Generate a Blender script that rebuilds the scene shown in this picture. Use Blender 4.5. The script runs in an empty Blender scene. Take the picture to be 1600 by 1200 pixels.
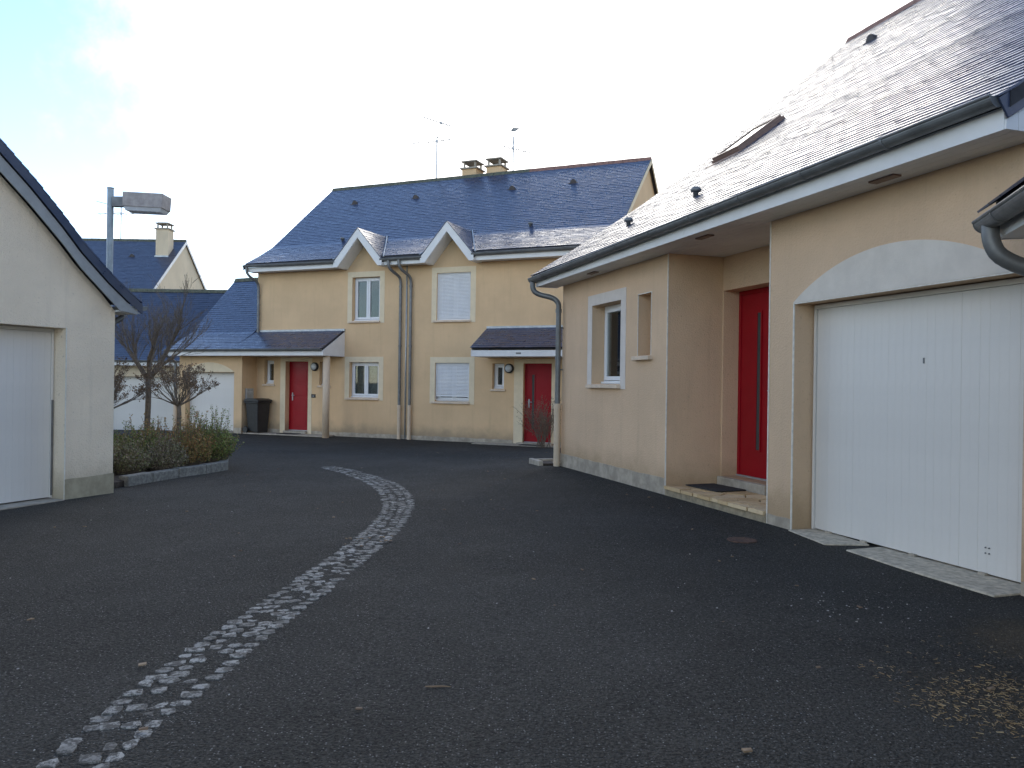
import bpy, math, random
from mathutils import Vector, Matrix
R = math.radians
random.seed(7)
sc = bpy.context.scene
C = sc.collection

# ------------------------------------------------------------------ camera
CAMZ = 1.45
cam_d = bpy.data.cameras.new('camera')
cam_d.sensor_width = 36; cam_d.lens = 28.0; cam_d.clip_end = 3000; cam_d.clip_start = .05
cam = bpy.data.objects.new('camera', cam_d); C.objects.link(cam)
cam.matrix_world = Matrix.Translation((0, 0, CAMZ)) @ Matrix.Rotation(R(90), 4, 'X') @ Matrix.Rotation(.014, 4, 'Z')
sc.camera = cam

# ------------------------------------------------------------------ world: blue sky with a bright veil of thin cloud round the sun
SUN_AZ, SUN_EL = 5.0, 28.0
BANK = (math.sin(R(8))*math.cos(R(20)), math.cos(R(8))*math.cos(R(20)), math.sin(R(20)))   # middle of the bright cloud bank
sd = Vector((math.sin(R(SUN_AZ))*math.cos(R(SUN_EL)), math.cos(R(SUN_AZ))*math.cos(R(SUN_EL)), math.sin(R(SUN_EL))))
world = bpy.data.worlds.new('World'); sc.world = world; world.use_nodes = True
wt = world.node_tree; wt.nodes.clear()
def wn(t, **k):
    n = wt.nodes.new(t)
    for a, b in k.items(): setattr(n, a, b)
    return n
sky = wn('ShaderNodeTexSky', sky_type='NISHITA', sun_disc=False)
sky.sun_elevation = R(SUN_EL); sky.sun_rotation = R(SUN_AZ); sky.air_density = 1.0; sky.dust_density = .15; sky.ozone_density = 3.0
tc = wn('ShaderNodeTexCoord')
nrm = wn('ShaderNodeVectorMath', operation='NORMALIZE'); wt.links.new(tc.outputs['Generated'], nrm.inputs[0])
dot = wn('ShaderNodeVectorMath', operation='DOT_PRODUCT'); dot.inputs[1].default_value = BANK; wt.links.new(nrm.outputs[0], dot.inputs[0])
nz = wn('ShaderNodeTexNoise'); nz.inputs['Scale'].default_value = 3.2; nz.inputs['Detail'].default_value = 7; nz.inputs['Roughness'].default_value = .62
nz.inputs['Distortion'].default_value = .35; wt.links.new(nrm.outputs[0], nz.inputs['Vector'])
def wmath(op, a, b=None, c=None):
    n = wn('ShaderNodeMath', operation=op)
    for i, v in enumerate((a, b, c)):
        if v is None: continue
        if isinstance(v, (int, float)): n.inputs[i].default_value = v
        else: wt.links.new(v, n.inputs[i])
    return n.outputs[0]
cov = wmath('MULTIPLY_ADD', wmath('SUBTRACT', nz.outputs['Fac'], .5), .16, dot.outputs['Value'])
mr = wn('ShaderNodeMapRange', interpolation_type='SMOOTHSTEP'); mr.inputs[1].default_value = .89; mr.inputs[2].default_value = .95
wt.links.new(cov, mr.inputs[0])
# scattered cloud over the rest of the sky
nz2 = wn('ShaderNodeTexNoise'); nz2.inputs['Scale'].default_value = 2.1; nz2.inputs['Detail'].default_value = 8; nz2.inputs['Roughness'].default_value = .6
off2 = wn('ShaderNodeVectorMath', operation='ADD'); off2.inputs[1].default_value = (0., 0., .12); wt.links.new(nrm.outputs[0], off2.inputs[0]); wt.links.new(off2.outputs[0], nz2.inputs['Vector'])
mr2 = wn('ShaderNodeMapRange', interpolation_type='SMOOTHSTEP'); mr2.inputs[1].default_value = .44; mr2.inputs[2].default_value = .66; mr2.inputs[4].default_value = .85
wt.links.new(nz2.outputs['Fac'], mr2.inputs[0])
# broken cloud looks denser towards the horizon and opens to blue overhead
sz = wn('ShaderNodeSeparateXYZ'); wt.links.new(nrm.outputs[0], sz.inputs[0])
mr3 = wn('ShaderNodeMapRange', interpolation_type='SMOOTHSTEP'); mr3.inputs[1].default_value = .34; mr3.inputs[2].default_value = .66; mr3.inputs[3].default_value = 1.; mr3.inputs[4].default_value = .04
wt.links.new(sz.outputs['Z'], mr3.inputs[0])
mask = wmath('MAXIMUM', mr.outputs[0], wmath('MULTIPLY', mr2.outputs[0], mr3.outputs[0]))
dsun = wn('ShaderNodeVectorMath', operation='DOT_PRODUCT'); dsun.inputs[1].default_value = sd; wt.links.new(nrm.outputs[0], dsun.inputs[0])
# clouds are brightest where the sun lights the side we see, dimmer when backlit; a soft aureole round the sun
front = wmath('MULTIPLY_ADD', dsun.outputs['Value'], -1.5, 9.0)
glow = wmath('POWER', wmath('MAXIMUM', dsun.outputs['Value'], 0.0), 14.0)
cl = wmath('MULTIPLY_ADD', glow, 3.0, front)
cc = wn('ShaderNodeCombineColor')
for i, k in enumerate((1.02, .985, .95)): wt.links.new(wmath('MULTIPLY', cl, k), cc.inputs[i])
mx = wn('ShaderNodeMix', data_type='RGBA'); wt.links.new(mask, mx.inputs['Factor'])
wt.links.new(sky.outputs[0], mx.inputs['A']); wt.links.new(cc.outputs[0], mx.inputs['B'])
bg = wn('ShaderNodeBackground'); bg.inputs['Strength'].default_value = .12
wt.links.new(mx.outputs['Result'], bg.inputs['Color'])
wo = wn('ShaderNodeOutputWorld'); wt.links.new(bg.outputs[0], wo.inputs['Surface'])

# ------------------------------------------------------------------ sun, veiled by thin cloud
sl = bpy.data.lights.new('sun', 'SUN'); sl.energy = .5; sl.angle = R(34); sl.color = (1, .95, .86)
so = bpy.data.objects.new('sun', sl); C.objects.link(so)
so.rotation_euler = (-sd).to_track_quat('-Z', 'Y').to_euler(); so.location = (0, 0, 30)
vs = sc.view_settings
vs.view_transform = 'Standard'; vs.look = 'None'; vs.gamma = 1; vs.use_curve_mapping = False; vs.exposure = 1.36
sc.render.resolution_x = 1024; sc.render.resolution_y = 768

# ------------------------------------------------------------------ helpers
def S(a, b, x):
    t = min(1, max(0, (x-a)/(b-a))); return t*t*(3-2*t)
def ground_z(x, y):
    near = .10*S(-4.2, 2.0, x)-.02*S(-3, -6, x)
    z = near + (-.18-near)*S(13.2, 21.5, y)
    return z - .34*S(25.2, 28.3, y)*S(7.5, 11, -x)

class MB:
    def __init__(s): s.v = []; s.f = []; s.a = []; s.val = 0.0
    def add(s, vs, fs):
        o = len(s.v); s.v += [tuple(p) for p in vs]
        for f in fs: s.f.append([i+o for i in f]); s.a.append(s.val)
        return s
    def box(s, x0, x1, y0, y1, z0, z1):
        return s.add([(x0,y0,z0),(x1,y0,z0),(x1,y1,z0),(x0,y1,z0),(x0,y0,z1),(x1,y0,z1),(x1,y1,z1),(x0,y1,z1)],
              [(0,3,2,1),(4,5,6,7),(0,1,5,4),(1,2,6,5),(2,3,7,6),(3,0,4,7)])
    def prism(s, poly, ax, a0, a1):
        n = len(poly)
        m = {'x': lambda p, a: (a, p[0], p[1]), 'y': lambda p, a: (p[0], a, p[1]), 'z': lambda p, a: (p[0], p[1], a)}[ax]
        return s.add([m(p, a0) for p in poly]+[m(p, a1) for p in poly],
              [list(range(n))[::-1], list(range(n, 2*n))]+[(i, (i+1) % n, n+(i+1) % n, n+i) for i in range(n)])
    def tube(s, pts, r, n=8, cap=True):
        pts = [Vector(p) for p in pts]; k = len(pts); rs = r if isinstance(r, (list, tuple)) else [r]*k
        o = []; up = Vector((0, 0, 1)); prev = None
        for i, p in enumerate(pts):
            d = (pts[min(i+1, k-1)]-pts[max(i-1, 0)]).normalized()
            a = prev if prev is not None else (up if abs(d.z) < .9 else Vector((1, 0, 0)))
            u = (a-d*a.dot(d)).normalized(); w = d.cross(u); prev = u
            o += [p+(u*math.cos(2*math.pi*j/n)+w*math.sin(2*math.pi*j/n))*rs[i] for j in range(n)]
        fs = [(i*n+j, i*n+(j+1) % n, (i+1)*n+(j+1) % n, (i+1)*n+j) for i in range(k-1) for j in range(n)]
        if cap: fs += [list(range(n))[::-1], list(range((k-1)*n, k*n))]
        return s.add(o, fs)
    def lathe(s, prof, n=16, c=(0, 0, 0)):
        o = [(c[0]+r*math.cos(2*math.pi*j/n), c[1]+r*math.sin(2*math.pi*j/n), c[2]+z) for r, z in prof for j in range(n)]
        k = len(prof)
        return s.add(o, [(i*n+j, i*n+(j+1) % n, (i+1)*n+(j+1) % n, (i+1)*n+j) for i in range(k-1) for j in range(n)]+[list(range(n))[::-1], list(range((k-1)*n, k*n))])
    def wall(s, x0, x1, z0, z1, holes, y0=0, t=.3):
        xs = sorted({x0, x1, *[h[0] for h in holes], *[h[1] for h in holes]}); zs = sorted({z0, z1, *[h[2] for h in holes], *[h[3] for h in holes]})
        xs = [x for x in xs if x0 <= x <= x1]; zs = [z for z in zs if z0 <= z <= z1]
        for a, b in zip(xs, xs[1:]):
            for c, d in zip(zs, zs[1:]):
                mx_, mz_ = (a+b)/2, (c+d)/2
                if any(h[0] < mx_ < h[1] and h[2] < mz_ < h[3] for h in holes): continue
                s.add([(a,y0,c),(b,y0,c),(b,y0,d),(a,y0,d)], [(0,1,2,3)])
                s.add([(a,y0+t,c),(b,y0+t,c),(b,y0+t,d),(a,y0+t,d)], [(3,2,1,0)])
        for (a, b, c, d) in holes:
            q = [(a,c),(b,c),(b,d),(a,d)]
            for i in range(4):
                p, r_ = q[i], q[(i+1) % 4]
                if i == 0 and c <= z0: continue
                s.add([(p[0],y0,p[1]),(r_[0],y0,r_[1]),(r_[0],y0+t,r_[1]),(p[0],y0+t,p[1])], [(0,1,2,3)])
        q = [(x0,z0),(x1,z0),(x1,z1),(x0,z1)]
        for i in range(4):
            p, r_ = q[i], q[(i+1) % 4]
            s.add([(p[0],y0,p[1]),(r_[0],y0,r_[1]),(r_[0],y0+t,r_[1]),(p[0],y0+t,p[1])], [(3,2,1,0)])
        return s
    def mesh(s, name, mat, smooth=False):
        me = bpy.data.meshes.new(name); me.from_pydata(s.v, [], s.f)
        at = me.attributes.new('rnd', 'FLOAT', 'FACE'); at.data.foreach_set('value', s.a)
        if smooth: me.polygons.foreach_set('use_smooth', [True]*len(me.polygons))
        if mat: me.materials.append(mat)
        me.update(); return me
    def build(s, name, mat, parent=None, smooth=False, loc=(0,0,0), rotz=0, label=None, kind=None):
        return link(name, s.mesh(name, mat, smooth), parent, loc, rotz, label, kind)
def link(name, data, parent=None, loc=(0,0,0), rotz=0, label=None, kind=None):
    o = bpy.data.objects.new(name, data); C.objects.link(o)
    o.location = loc; o.rotation_euler = (0, 0, rotz)
    if parent: o.parent = parent
    if label: o['label'] = label
    if kind: o['kind'] = kind
    return o
def tag(o, label, cat, group=None):
    o['label'] = label; o['category'] = cat
    if group: o['group'] = group
    return o
def B(*a): return MB().box(*a)
def bevel(o, w=.006, seg=2):
    m = o.modifiers.new('bevel', 'BEVEL'); m.width = w; m.segments = seg; m.limit_method = 'ANGLE'; return o

# ------------------------------------------------------------------ materials
class NT:
    def __init__(s, name):
        s.m = bpy.data.materials.new(name); s.m.use_nodes = True; s.t = s.m.node_tree; s.p = s.t.nodes['Principled BSDF']
        s.co = s.t.nodes.new('ShaderNodeTexCoord').outputs['Object']
    def n(s, t, **k):
        n = s.t.nodes.new(t)
        for a, b in k.items(): setattr(n, a, b)
        return n
    def l(s, a, b): s.t.links.new(a, b)
    def noise(s, sc_, det=4, rough=.6, vec=None, dist=0):
        n = s.n('ShaderNodeTexNoise'); n.inputs['Scale'].default_value = sc_; n.inputs['Detail'].default_value = det
        n.inputs['Roughness'].default_value = rough; n.inputs['Distortion'].default_value = dist; s.l(vec or s.co, n.inputs['Vector']); return n.outputs['Fac']
    def vor(s, sc_, vec=None, feat='F1', out='Distance'):
        n = s.n('ShaderNodeTexVoronoi', feature=feat); n.inputs['Scale'].default_value = sc_; s.l(vec or s.co, n.inputs['Vector']); return n.outputs[out]
    def ramp(s, v, a, b, lo=0., hi=1.):
        n = s.n('ShaderNodeMapRange', interpolation_type='SMOOTHSTEP'); s.l(v, n.inputs[0])
        for i, q in enumerate((a, b, lo, hi)): n.inputs[i+1].default_value = q
        return n.outputs[0]
    def math(s, op, a, b=0.):
        n = s.n('ShaderNodeMath', operation=op)
        for i, v in enumerate((a, b)):
            if isinstance(v, (int, float)): n.inputs[i].default_value = v
            else: s.l(v, n.inputs[i])
        return n.outputs[0]
    def mix(s, f, a, b):
        n = s.n('ShaderNodeMix', data_type='RGBA')
        for k, v in (('Factor', f), ('A', a), ('B', b)):
            if isinstance(v, (int, float)): n.inputs[k].default_value = v
            elif isinstance(v, tuple): n.inputs[k].default_value = (*v, 1)
            else: s.l(v, n.inputs[k])
        return n.outputs['Result']
    def col(s, c):
        if isinstance(c, tuple): s.p.inputs['Base Color'].default_value = (*c, 1)
        else: s.l(c, s.p.inputs['Base Color'])
    def bump(s, h, dist, strength=1.):
        n = s.n('ShaderNodeBump'); n.inputs['Distance'].default_value = dist; n.inputs['Strength'].default_value = strength; s.l(h, n.inputs['Height']); s.l(n.outputs[0], s.p.inputs['Normal'])
    def set(s, **k):
        for a, b in k.items():
            i = s.p.inputs[a.replace('_', ' ')]
            if isinstance(b, (int, float)): i.default_value = b
            else: s.l(b, i)
        return s.m
    def sep(s, ax):
        n = s.n('ShaderNodeSeparateXYZ'); s.l(s.co, n.inputs[0]); return n.outputs[ax]
    def rnd(s):
        a = s.n('ShaderNodeAttribute', attribute_name='rnd').outputs['Fac']; o = s.n('ShaderNodeObjectInfo').outputs['Random']
        return s.math('FRACT', s.math('ADD', a, o))
def dk(c, k): return tuple(x*k for x in c)

def m_plaster(name, c, pits=.3, bump=.004, dirt=(.25, .2, .14), low=.25):
    t = NT(name)
    v = t.noise(.9, 5, .6); v2 = t.noise(7, 4, .6); fine = t.noise(75, 4, .7)
    k = t.mix(t.ramp(v, .35, .7), dk(c, .93), dk(c, 1.05))
    k = t.mix(t.ramp(v2, .5, .8, 0, .25), k, dk(c, .86))
    # grime: splashed dirt creeping up from the base with a ragged edge, fine vertical streaks
    z = t.sep('Z'); edge = t.math('MULTIPLY', t.noise(2.2, 5, .7), .55)
    lowd = t.ramp(t.math('SUBTRACT', z, edge), -.25, low, .75, 0.)
    k = t.mix(lowd, k, dirt)
    mp = t.n('ShaderNodeMapping'); mp.inputs['Scale'].default_value = (5, 5, .35); t.l(t.co, mp.inputs[0])
    k = t.mix(t.ramp(t.noise(1.6, 5, .7, vec=mp.outputs[0]), .50, .78, 0, .34), k, dk(c, .70))     # rain streaks
    pit = t.ramp(t.noise(34, 2, .5), .66, .74, 0, pits)
    k = t.mix(pit, k, dk(c, .6))
    t.col(k)
    h = t.math('ADD', t.math('MULTIPLY', fine, .7), t.math('MULTIPLY', t.vor(55), .5)); h = t.math('SUBTRACT', h, t.math('MULTIPLY', pit, .8))
    t.bump(h, bump)
    return t.set(Roughness=.92)
def m_plain(name, c, rough=.6, var=.1, scale=6, metal=0., bump=0., bscale=90, spec=.5):
    t = NT(name); v = t.noise(scale, 5, .65)
    t.col(t.mix(t.ramp(v, .3, .72), dk(c, 1-var), dk(c, 1+var)))
    if bump: t.bump(t.noise(bscale, 4, .65), bump)
    r = t.ramp(t.noise(scale*2.3, 4, .6), .25, .75, max(.03, rough-.08), min(1, rough+.08))
    t.set(Roughness=r, Metallic=metal); t.p.inputs['Specular IOR Level'].default_value = spec
    return t.m
OCH = (.69, .482, .278)
M = {}
M['wall_main'] = m_plaster('ochre_render', OCH, .12, .003)
M['wall_right'] = m_plaster('beige_render', (.665, .475, .31), .35, .006, (.36, .25, .14))
M['wall_left'] = m_plaster('pale_render', (.84, .715, .55), .6, .010, (.36, .30, .2))
M['wall_far'] = m_plaster('cream_render', (.66, .55, .39), .1, .003)
M['trim_main'] = m_plain('cream_trim', (.74, .62, .43), .9, .05, 5, bump=.001)
M['trim_right'] = m_plain('whitish_trim', (.66, .60, .54), .9, .05, 5, bump=.002)
M['arch'] = m_plain('white_render', (.66, .60, .52), .92, .06, 4, bump=.002)
M['plinth'] = m_plain('grey_plinth', (.40, .345, .27), .95, .25, 5, bump=.003)
M['plinth_left'] = m_plain('olive_stained_plinth', (.36, .315, .22), .95, .2, 5, bump=.003)
M['bead'] = m_plain('corner_bead', (.72, .68, .60), .8, .12, 20)
M['sill'] = m_plain('sandstone_sill', (.66, .53, .40), .85, .1, 9, bump=.001)
M['pvc'] = m_plain('white_pvc', (.76, .77, .78), .38, .03, 3)
M['pvc_door'] = m_plain('white_panel', (.67, .645, .60), .42, .04, 1.5)
M['fascia'] = m_plain('white_fascia', (.72, .72, .71), .5, .06, 2)
M['zinc'] = m_plain('dark_zinc', (.17, .175, .175), .45, .2, 5, metal=.35)
M['pale_metal'] = m_plain('galvanised', (.42, .45, .47), .45, .15, 8, metal=.5)
M['lamp_post'] = m_plain('lamp_post_paint', (.27, .33, .37), .5, .15, 6, metal=.2)
M['castpipe'] = m_plain('beige_pipe', (.62, .49, .35), .6, .06, 5)
M['red'] = m_plain('red_door_paint', (.30, .003, .011), .40, .08, 2, spec=.3)
M['dark'] = m_plain('dark_void', (.012, .012, .013), .8, .1, 4)
M['black_plastic'] = m_plain('black_plastic', (.022, .023, .024), .5, .2, 12, bump=.0006)
M['brown_metal'] = m_plain('brown_cladding', (.21, .135, .105), .5, .15, 8)
M['vent_metal'] = m_plain('dark_vent_metal', (.045, .036, .034), .6, .2, 8)
M['concrete'] = m_plain('concrete', (.38, .335, .27), .95, .2, 7, bump=.004, bscale=60)
M['pale_concrete'] = m_plain('worn_cream_concrete', (.50, .44, .34), .95, .3, 16, bump=.004, bscale=50)
M['granite'] = m_plain('granite_kerb', (.19, .185, .165), .92, .35, 22, bump=.008, bscale=55)
M['lamp_head'] = m_plain('lamp_head_grime', (.36, .33, .31), .7, .22, 6)
M['rubber_mat'] = m_plain('mat_fibre', (.028, .028, .03), .97, .4, 90, bump=.006, bscale=220)
M['moss'] = m_plain('mossy_ridge', (.10, .105, .075), .9, .4, 14, bump=.003)
M['tile_ridge'] = m_plain('reddish_ridge', (.24, .13, .10), .85, .25, 10, bump=.003)
M['curtain'] = m_plain('net_curtain', (.42, .40, .37), .95, .3, 26)
M['room'] = m_plain('room_interior', (.035, .03, .028), .9, .2, 2)
M['soil'] = m_plain('soil', (.055, .04, .03), 1., .45, 9, bump=.03, bscale=30)
M['grey_board'] = m_plain('grey_barge_paint', (.30, .31, .31), .7, .12, 5)
M['opal'] = m_plain('opal_glass', (.55, .58, .60), .25, .05, 4)

def m_slate(name, a, b, rough, spec=.55):
    t = NT(name); r = t.rnd()
    c = t.mix(r, a, b)
    c = t.mix(t.ramp(t.noise(1.1, 5, .7), .58, .82, 0, .3), c, (.10, .105, .105))       # lichen bloom
    t.col(c)
    t.bump(t.noise(30, 4, .6), .0012)
    rr = t.math('ADD', t.ramp(t.noise(5, 4, .6), .3, .7, rough-.07, rough+.09), t.math('MULTIPLY', r, .08))
    t.set(Roughness=rr); t.p.inputs['Specular IOR Level'].default_value = spec; t.p.inputs['Coat Weight'].default_value = .2; t.p.inputs['Coat Roughness'].default_value = .22
    return t.m
M['slate'] = m_slate('slate', (.022, .036, .080), (.042, .061, .122), .27, 1.0)
M['slate_dark'] = m_slate('slate_weathered', (.022, .033, .068), (.040, .054, .100), .33, .9)
M['deck'] = m_plain('roof_deck', (.03, .03, .035), .8, .2, 4)

def m_glass():
    t = NT('window_glass'); t.t.nodes.remove(t.p)
    o = t.t.nodes['Material Output']; g = t.n('ShaderNodeBsdfGlossy'); g.inputs['Roughness'].default_value = .02; tr = t.n('ShaderNodeBsdfTransparent'); tr.inputs[0].default_value = (.75, .8, .8, 1)
    fr = t.n('ShaderNodeFresnel'); fr.inputs['IOR'].default_value = 1.55; mxs = t.n('ShaderNodeMixShader')
    f = t.math('MULTIPLY', fr.outputs[0], 1.15)
    t.l(t.math('MINIMUM', f, 1.), mxs.inputs[0]); t.l(tr.outputs[0], mxs.inputs[1]); t.l(g.outputs[0], mxs.inputs[2]); t.l(mxs.outputs[0], o.inputs['Surface'])
    return t.m
M['glass'] = m_glass()

def m_asphalt():
    t = NT('asphalt')
    big = t.noise(.35, 6, .65); mid = t.noise(2.6, 6, .7); grit = t.noise(150, 3, .7)
    c = t.mix(t.ramp(big, .38, .64), (.046, .0425, .036), (.076, .072, .0635))
    c = t.mix(t.ramp(mid, .50, .72, 0, .6), c, (.078, .074, .066))
    c = t.mix(t.ramp(t.noise(62, 4, .75), .36, .66, 0, 1), dk_node(t, c, .34), t.mix(.22, c, (.15, .142, .126)))
    # pale aggregate stones showing in the wearing course
    v = t.n('ShaderNodeTexVoronoi'); v.inputs['Scale'].default_value = 85; t.l(t.co, v.inputs['Vector'])
    sepc = t.n('ShaderNodeSeparateColor'); t.l(v.outputs['Color'], sepc.inputs[0])
    stone = t.math('MULTIPLY', t.ramp(sepc.outputs[0], .62, .80), t.ramp(v.outputs['Distance'], .28, .38, 1, 0))
    c = t.mix(t.math('MULTIPLY', stone, .75), c, t.mix(t.math('POWER', sepc.outputs[1], 2.2), (.085, .083, .078), (.40, .39, .365)))
    v2 = t.n('ShaderNodeTexVoronoi'); v2.inputs['Scale'].default_value = 28; t.l(t.co, v2.inputs['Vector'])
    s2 = t.n('ShaderNodeSeparateColor'); t.l(v2.outputs['Color'], s2.inputs[0])
    st2 = t.math('MULTIPLY', t.ramp(s2.outputs[0], .97, .98), t.ramp(v2.outputs['Distance'], .10, .16, 1, 0))
    c = t.mix(t.math('MULTIPLY', st2, .6), c, (.30, .29, .27))
    # sandy dirt by the near garage
    vm = t.n('ShaderNodeVectorMath', operation='DISTANCE'); t.l(t.co, vm.inputs[0]); vm.inputs[1].default_value = (2.95, 4.25, .1)
    sand = t.ramp(t.math('SUBTRACT', vm.outputs['Value'], t.math('MULTIPLY', t.noise(4, 6, .75), .9)), -.3, .2, .55, 0)
    c = t.mix(t.math('MULTIPLY', sand, t.ramp(t.noise(120, 4, .8), .40, .62, .15, 1.)), c, (.21, .16, .095))
    vm2 = t.n('ShaderNodeVectorMath', operation='DISTANCE'); t.l(t.co, vm2.inputs[0]); vm2.inputs[1].default_value = (2.2, 3.45, .1)
    s3 = t.ramp(t.math('SUBTRACT', vm2.outputs['Value'], t.math('MULTIPLY', t.noise(7, 6, .8), 1.0)), -.3, .1, .4, 0)
    c = t.mix(t.math('MULTIPLY', s3, t.ramp(t.noise(90, 4, .8), .46, .6)), c, (.12, .085, .045))
    t.col(c)
    h = t.math('ADD', t.math('MULTIPLY', t.vor(85), .8), t.math('MULTIPLY', grit, .5)); h = t.math('ADD', h, t.math('MULTIPLY', t.noise(9, 4, .6), .8))
    t.bump(h, .020)
    t.p.inputs['Specular IOR Level'].default_value = .22
    return t.set(Roughness=t.ramp(mid, .3, .7, .86, .97))
def dk_node(t, c, k): return t.mix(1-k, c, (0., 0., 0.))
M['asphalt'] = m_asphalt()
def m_cobble():
    t = NT('sett_granite'); r = t.rnd(); pos = t.n('ShaderNodeNewGeometry').outputs['Position']
    c = t.mix(r, (.15, .144, .13), (.33, .32, .292))
    c = t.mix(t.ramp(t.noise(21, 6, .8, vec=pos), .44, .54, 0, .95), c, (.045, .042, .037))
    t.col(c); t.bump(t.noise(70, 4, .7, vec=pos), .006); return t.set(Roughness=.8)
M['cobble'] = m_cobble()
M['channel_bed'] = m_plain('gritty_channel_bed', (.046, .042, .036), .97, .4, 14, bump=.012, bscale=90)
def m_flag():
    t = NT('flagstone'); r = t.rnd(); c = t.mix(r, (.52, .36, .18), (.70, .54, .33))
    c = t.mix(t.ramp(t.noise(6, 5, .7), .45, .75, 0, .6), c, (.40, .24, .13)); t.col(c); t.bump(t.noise(45, 4, .6), .003); return t.set(Roughness=.8)
M['flag'] = m_flag()
M['mortar'] = m_plain('mortar', (.30, .25, .17), .95, .25, 12, bump=.004)
M['bark'] = m_plain('bark', (.175, .145, .112), .95, .35, 18, bump=.006, bscale=60)
M['twig'] = m_plain('twig', (.15, .125, .095), .95, .3, 10)
def m_leaf(name, cols, trans=.25):
    t = NT(name); r = t.rnd(); n = t.n('ShaderNodeValToRGB'); t.l(r, n.inputs[0]); e = n.color_ramp.elements
    while len(e) < len(cols): e.new(.5)
    for i, c in enumerate(cols): e[i].position = i/(len(cols)-1); e[i].color = (*c, 1)
    t.col(n.outputs[0]); t.set(Roughness=.7)
    return t.m
M['leaf_green'] = m_leaf('shrub_leaf_green', [(0.064,0.106,0.025),(0.149,0.211,0.047),(0.211,0.275,0.064),(0.295,0.188,0.073)])
M['leaf_red'] = m_leaf('shrub_leaf_russet', [(0.141,0.152,0.043),(0.283,0.213,0.070),(0.424,0.200,0.083),(0.213,0.260,0.070),(0.307,0.130,0.070)])
M['leaf_grey'] = m_leaf('shrub_stem_grey_brown', [(0.182,0.147,0.114),(0.319,0.250,0.182),(0.194,0.227,0.080),(0.250,0.182,0.136)])
M['leaf_dead'] = m_leaf('dead_leaf', [(.16,.10,.06),(.24,.16,.09),(.11,.07,.045),(.30,.21,.13)])
M['straw'] = m_leaf('straw', [(.26,.165,.07),(.36,.25,.11),(.17,.10,.045),(.46,.35,.19)])
M['chip'] = m_leaf('stone_chip', [(.30,.29,.27),(.45,.44,.42),(.22,.21,.2),(.5,.46,.38)])
M['rust'] = m_plain('rusty_iron', (.085, .045, .03), .85, .5, 30, bump=.004)
exec_parts = True

# ------------------------------------------------------------------ ground
def graded(a, b, fine, lo, hi):
    xs = []; x = a
    while x < b+1e-6: xs.append(round(x, 4)); x += fine
    st = fine; l = a; left = []
    while l > lo: st *= 1.6; l = max(lo, l-st); left.append(l)
    st = fine; l = xs[-1]; right = []
    while l < hi: st *= 1.6; l = min(hi, l+st); right.append(l)
    return left[::-1]+xs+right
gx = graded(-18, 12, .5, -900, 900); gy = graded(-6, 34, .5, -900, 1500)
g = MB(); g.v = [(x, y, ground_z(x, y)+.006*math.sin(x*1.7+y*.6)*math.sin(y*1.1-x*.4)*S(30, 20, abs(x)+abs(y-10))) for y in gy for x in gx]
nx = len(gx)
g.f = [(j*nx+i, j*nx+i+1, (j+1)*nx+i+1, (j+1)*nx+i) for j in range(len(gy)-1) for i in range(nx-1)]; g.a = [0.]*len(g.f)
ground = g.build('courtyard_asphalt', M['asphalt'], smooth=True, kind='structure')
def gz(x, y):
    # height on the triangulated sheet (bilinear over its grid cell is close enough)
    import bisect
    i = max(0, min(nx-2, bisect.bisect_right(gx, x)-1)); j = max(0, min(len(gy)-2, bisect.bisect_right(gy, y)-1))
    u = (x-gx[i])/(gx[i+1]-gx[i]); v = (y-gy[j])/(gy[j+1]-gy[j])
    a, b, c, d = (g.v[j*nx+i][2], g.v[j*nx+i+1][2], g.v[(j+1)*nx+i][2], g.v[(j+1)*nx+i+1][2])
    return a*(1-u)*(1-v)+b*u*(1-v)+c*(1-u)*v+d*u*v

# ------------------------------------------------------------------ drainage channel of worn setts
CL = [(-2.25,.6),(-1.95,1.9),(-1.78,2.6),(-1.69,2.92),(-1.72,3.1),(-1.72,3.63),(-1.66,4.38),(-1.59,5.07),(-1.5,5.75),(-1.44,6.49),(-1.38,7.25),(-1.38,8.35),(-1.48,9.23),(-1.72,10.29),(-2.14,11.46),(-2.7,12.55),(-3.2,13.3)]
CR = [(-1.95,.6),(-1.65,1.9),(-1.5,2.6),(-1.43,2.92),(-1.40,3.25),(-1.35,3.66),(-1.31,4.39),(-1.23,5.02),(-1.16,5.86),(-1.07,6.72),(-1.03,7.72),(-1.08,9.02),(-1.25,10.04),(-1.55,11.08),(-2.01,12.03),(-2.58,13.0),(-3.1,13.62)]
def resample(P, n):
    L = [0]
    for a, b in zip(P, P[1:]): L.append(L[-1]+math.dist(a, b))
    o = []
    for k in range(n):
        s_ = L[-1]*k/(n-1); i = min(len(P)-2, max(j for j in range(len(P)) if L[j] <= s_+1e-9)); t_ = (s_-L[i])/(L[i+1]-L[i])
        o.append((P[i][0]+(P[i+1][0]-P[i][0])*t_, P[i][1]+(P[i+1][1]-P[i][1])*t_))
    return o
NC = 138
cl_, cr_ = resample(CL, NC), resample(CR, NC)
bed = MB(); vsb = []
for a, b in zip(cl_, cr_):
    for t_ in (-.12, .5, 1.12):
        x = a[0]+(b[0]-a[0])*t_+random.uniform(-.012, .012); y = a[1]+(b[1]-a[1])*t_
        vsb.append((x, y, gz(x, y)+(.0035 if t_ == .5 else -.003)))
bed.add(vsb, [(3*i+k, 3*i+k+1, 3*i+k+4, 3*i+k+3) for i in range(NC-1) for k in range(2)])
channel = bed.build('drainage_channel', M['asphalt'], kind='structure')
cob_meshes = []
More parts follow.
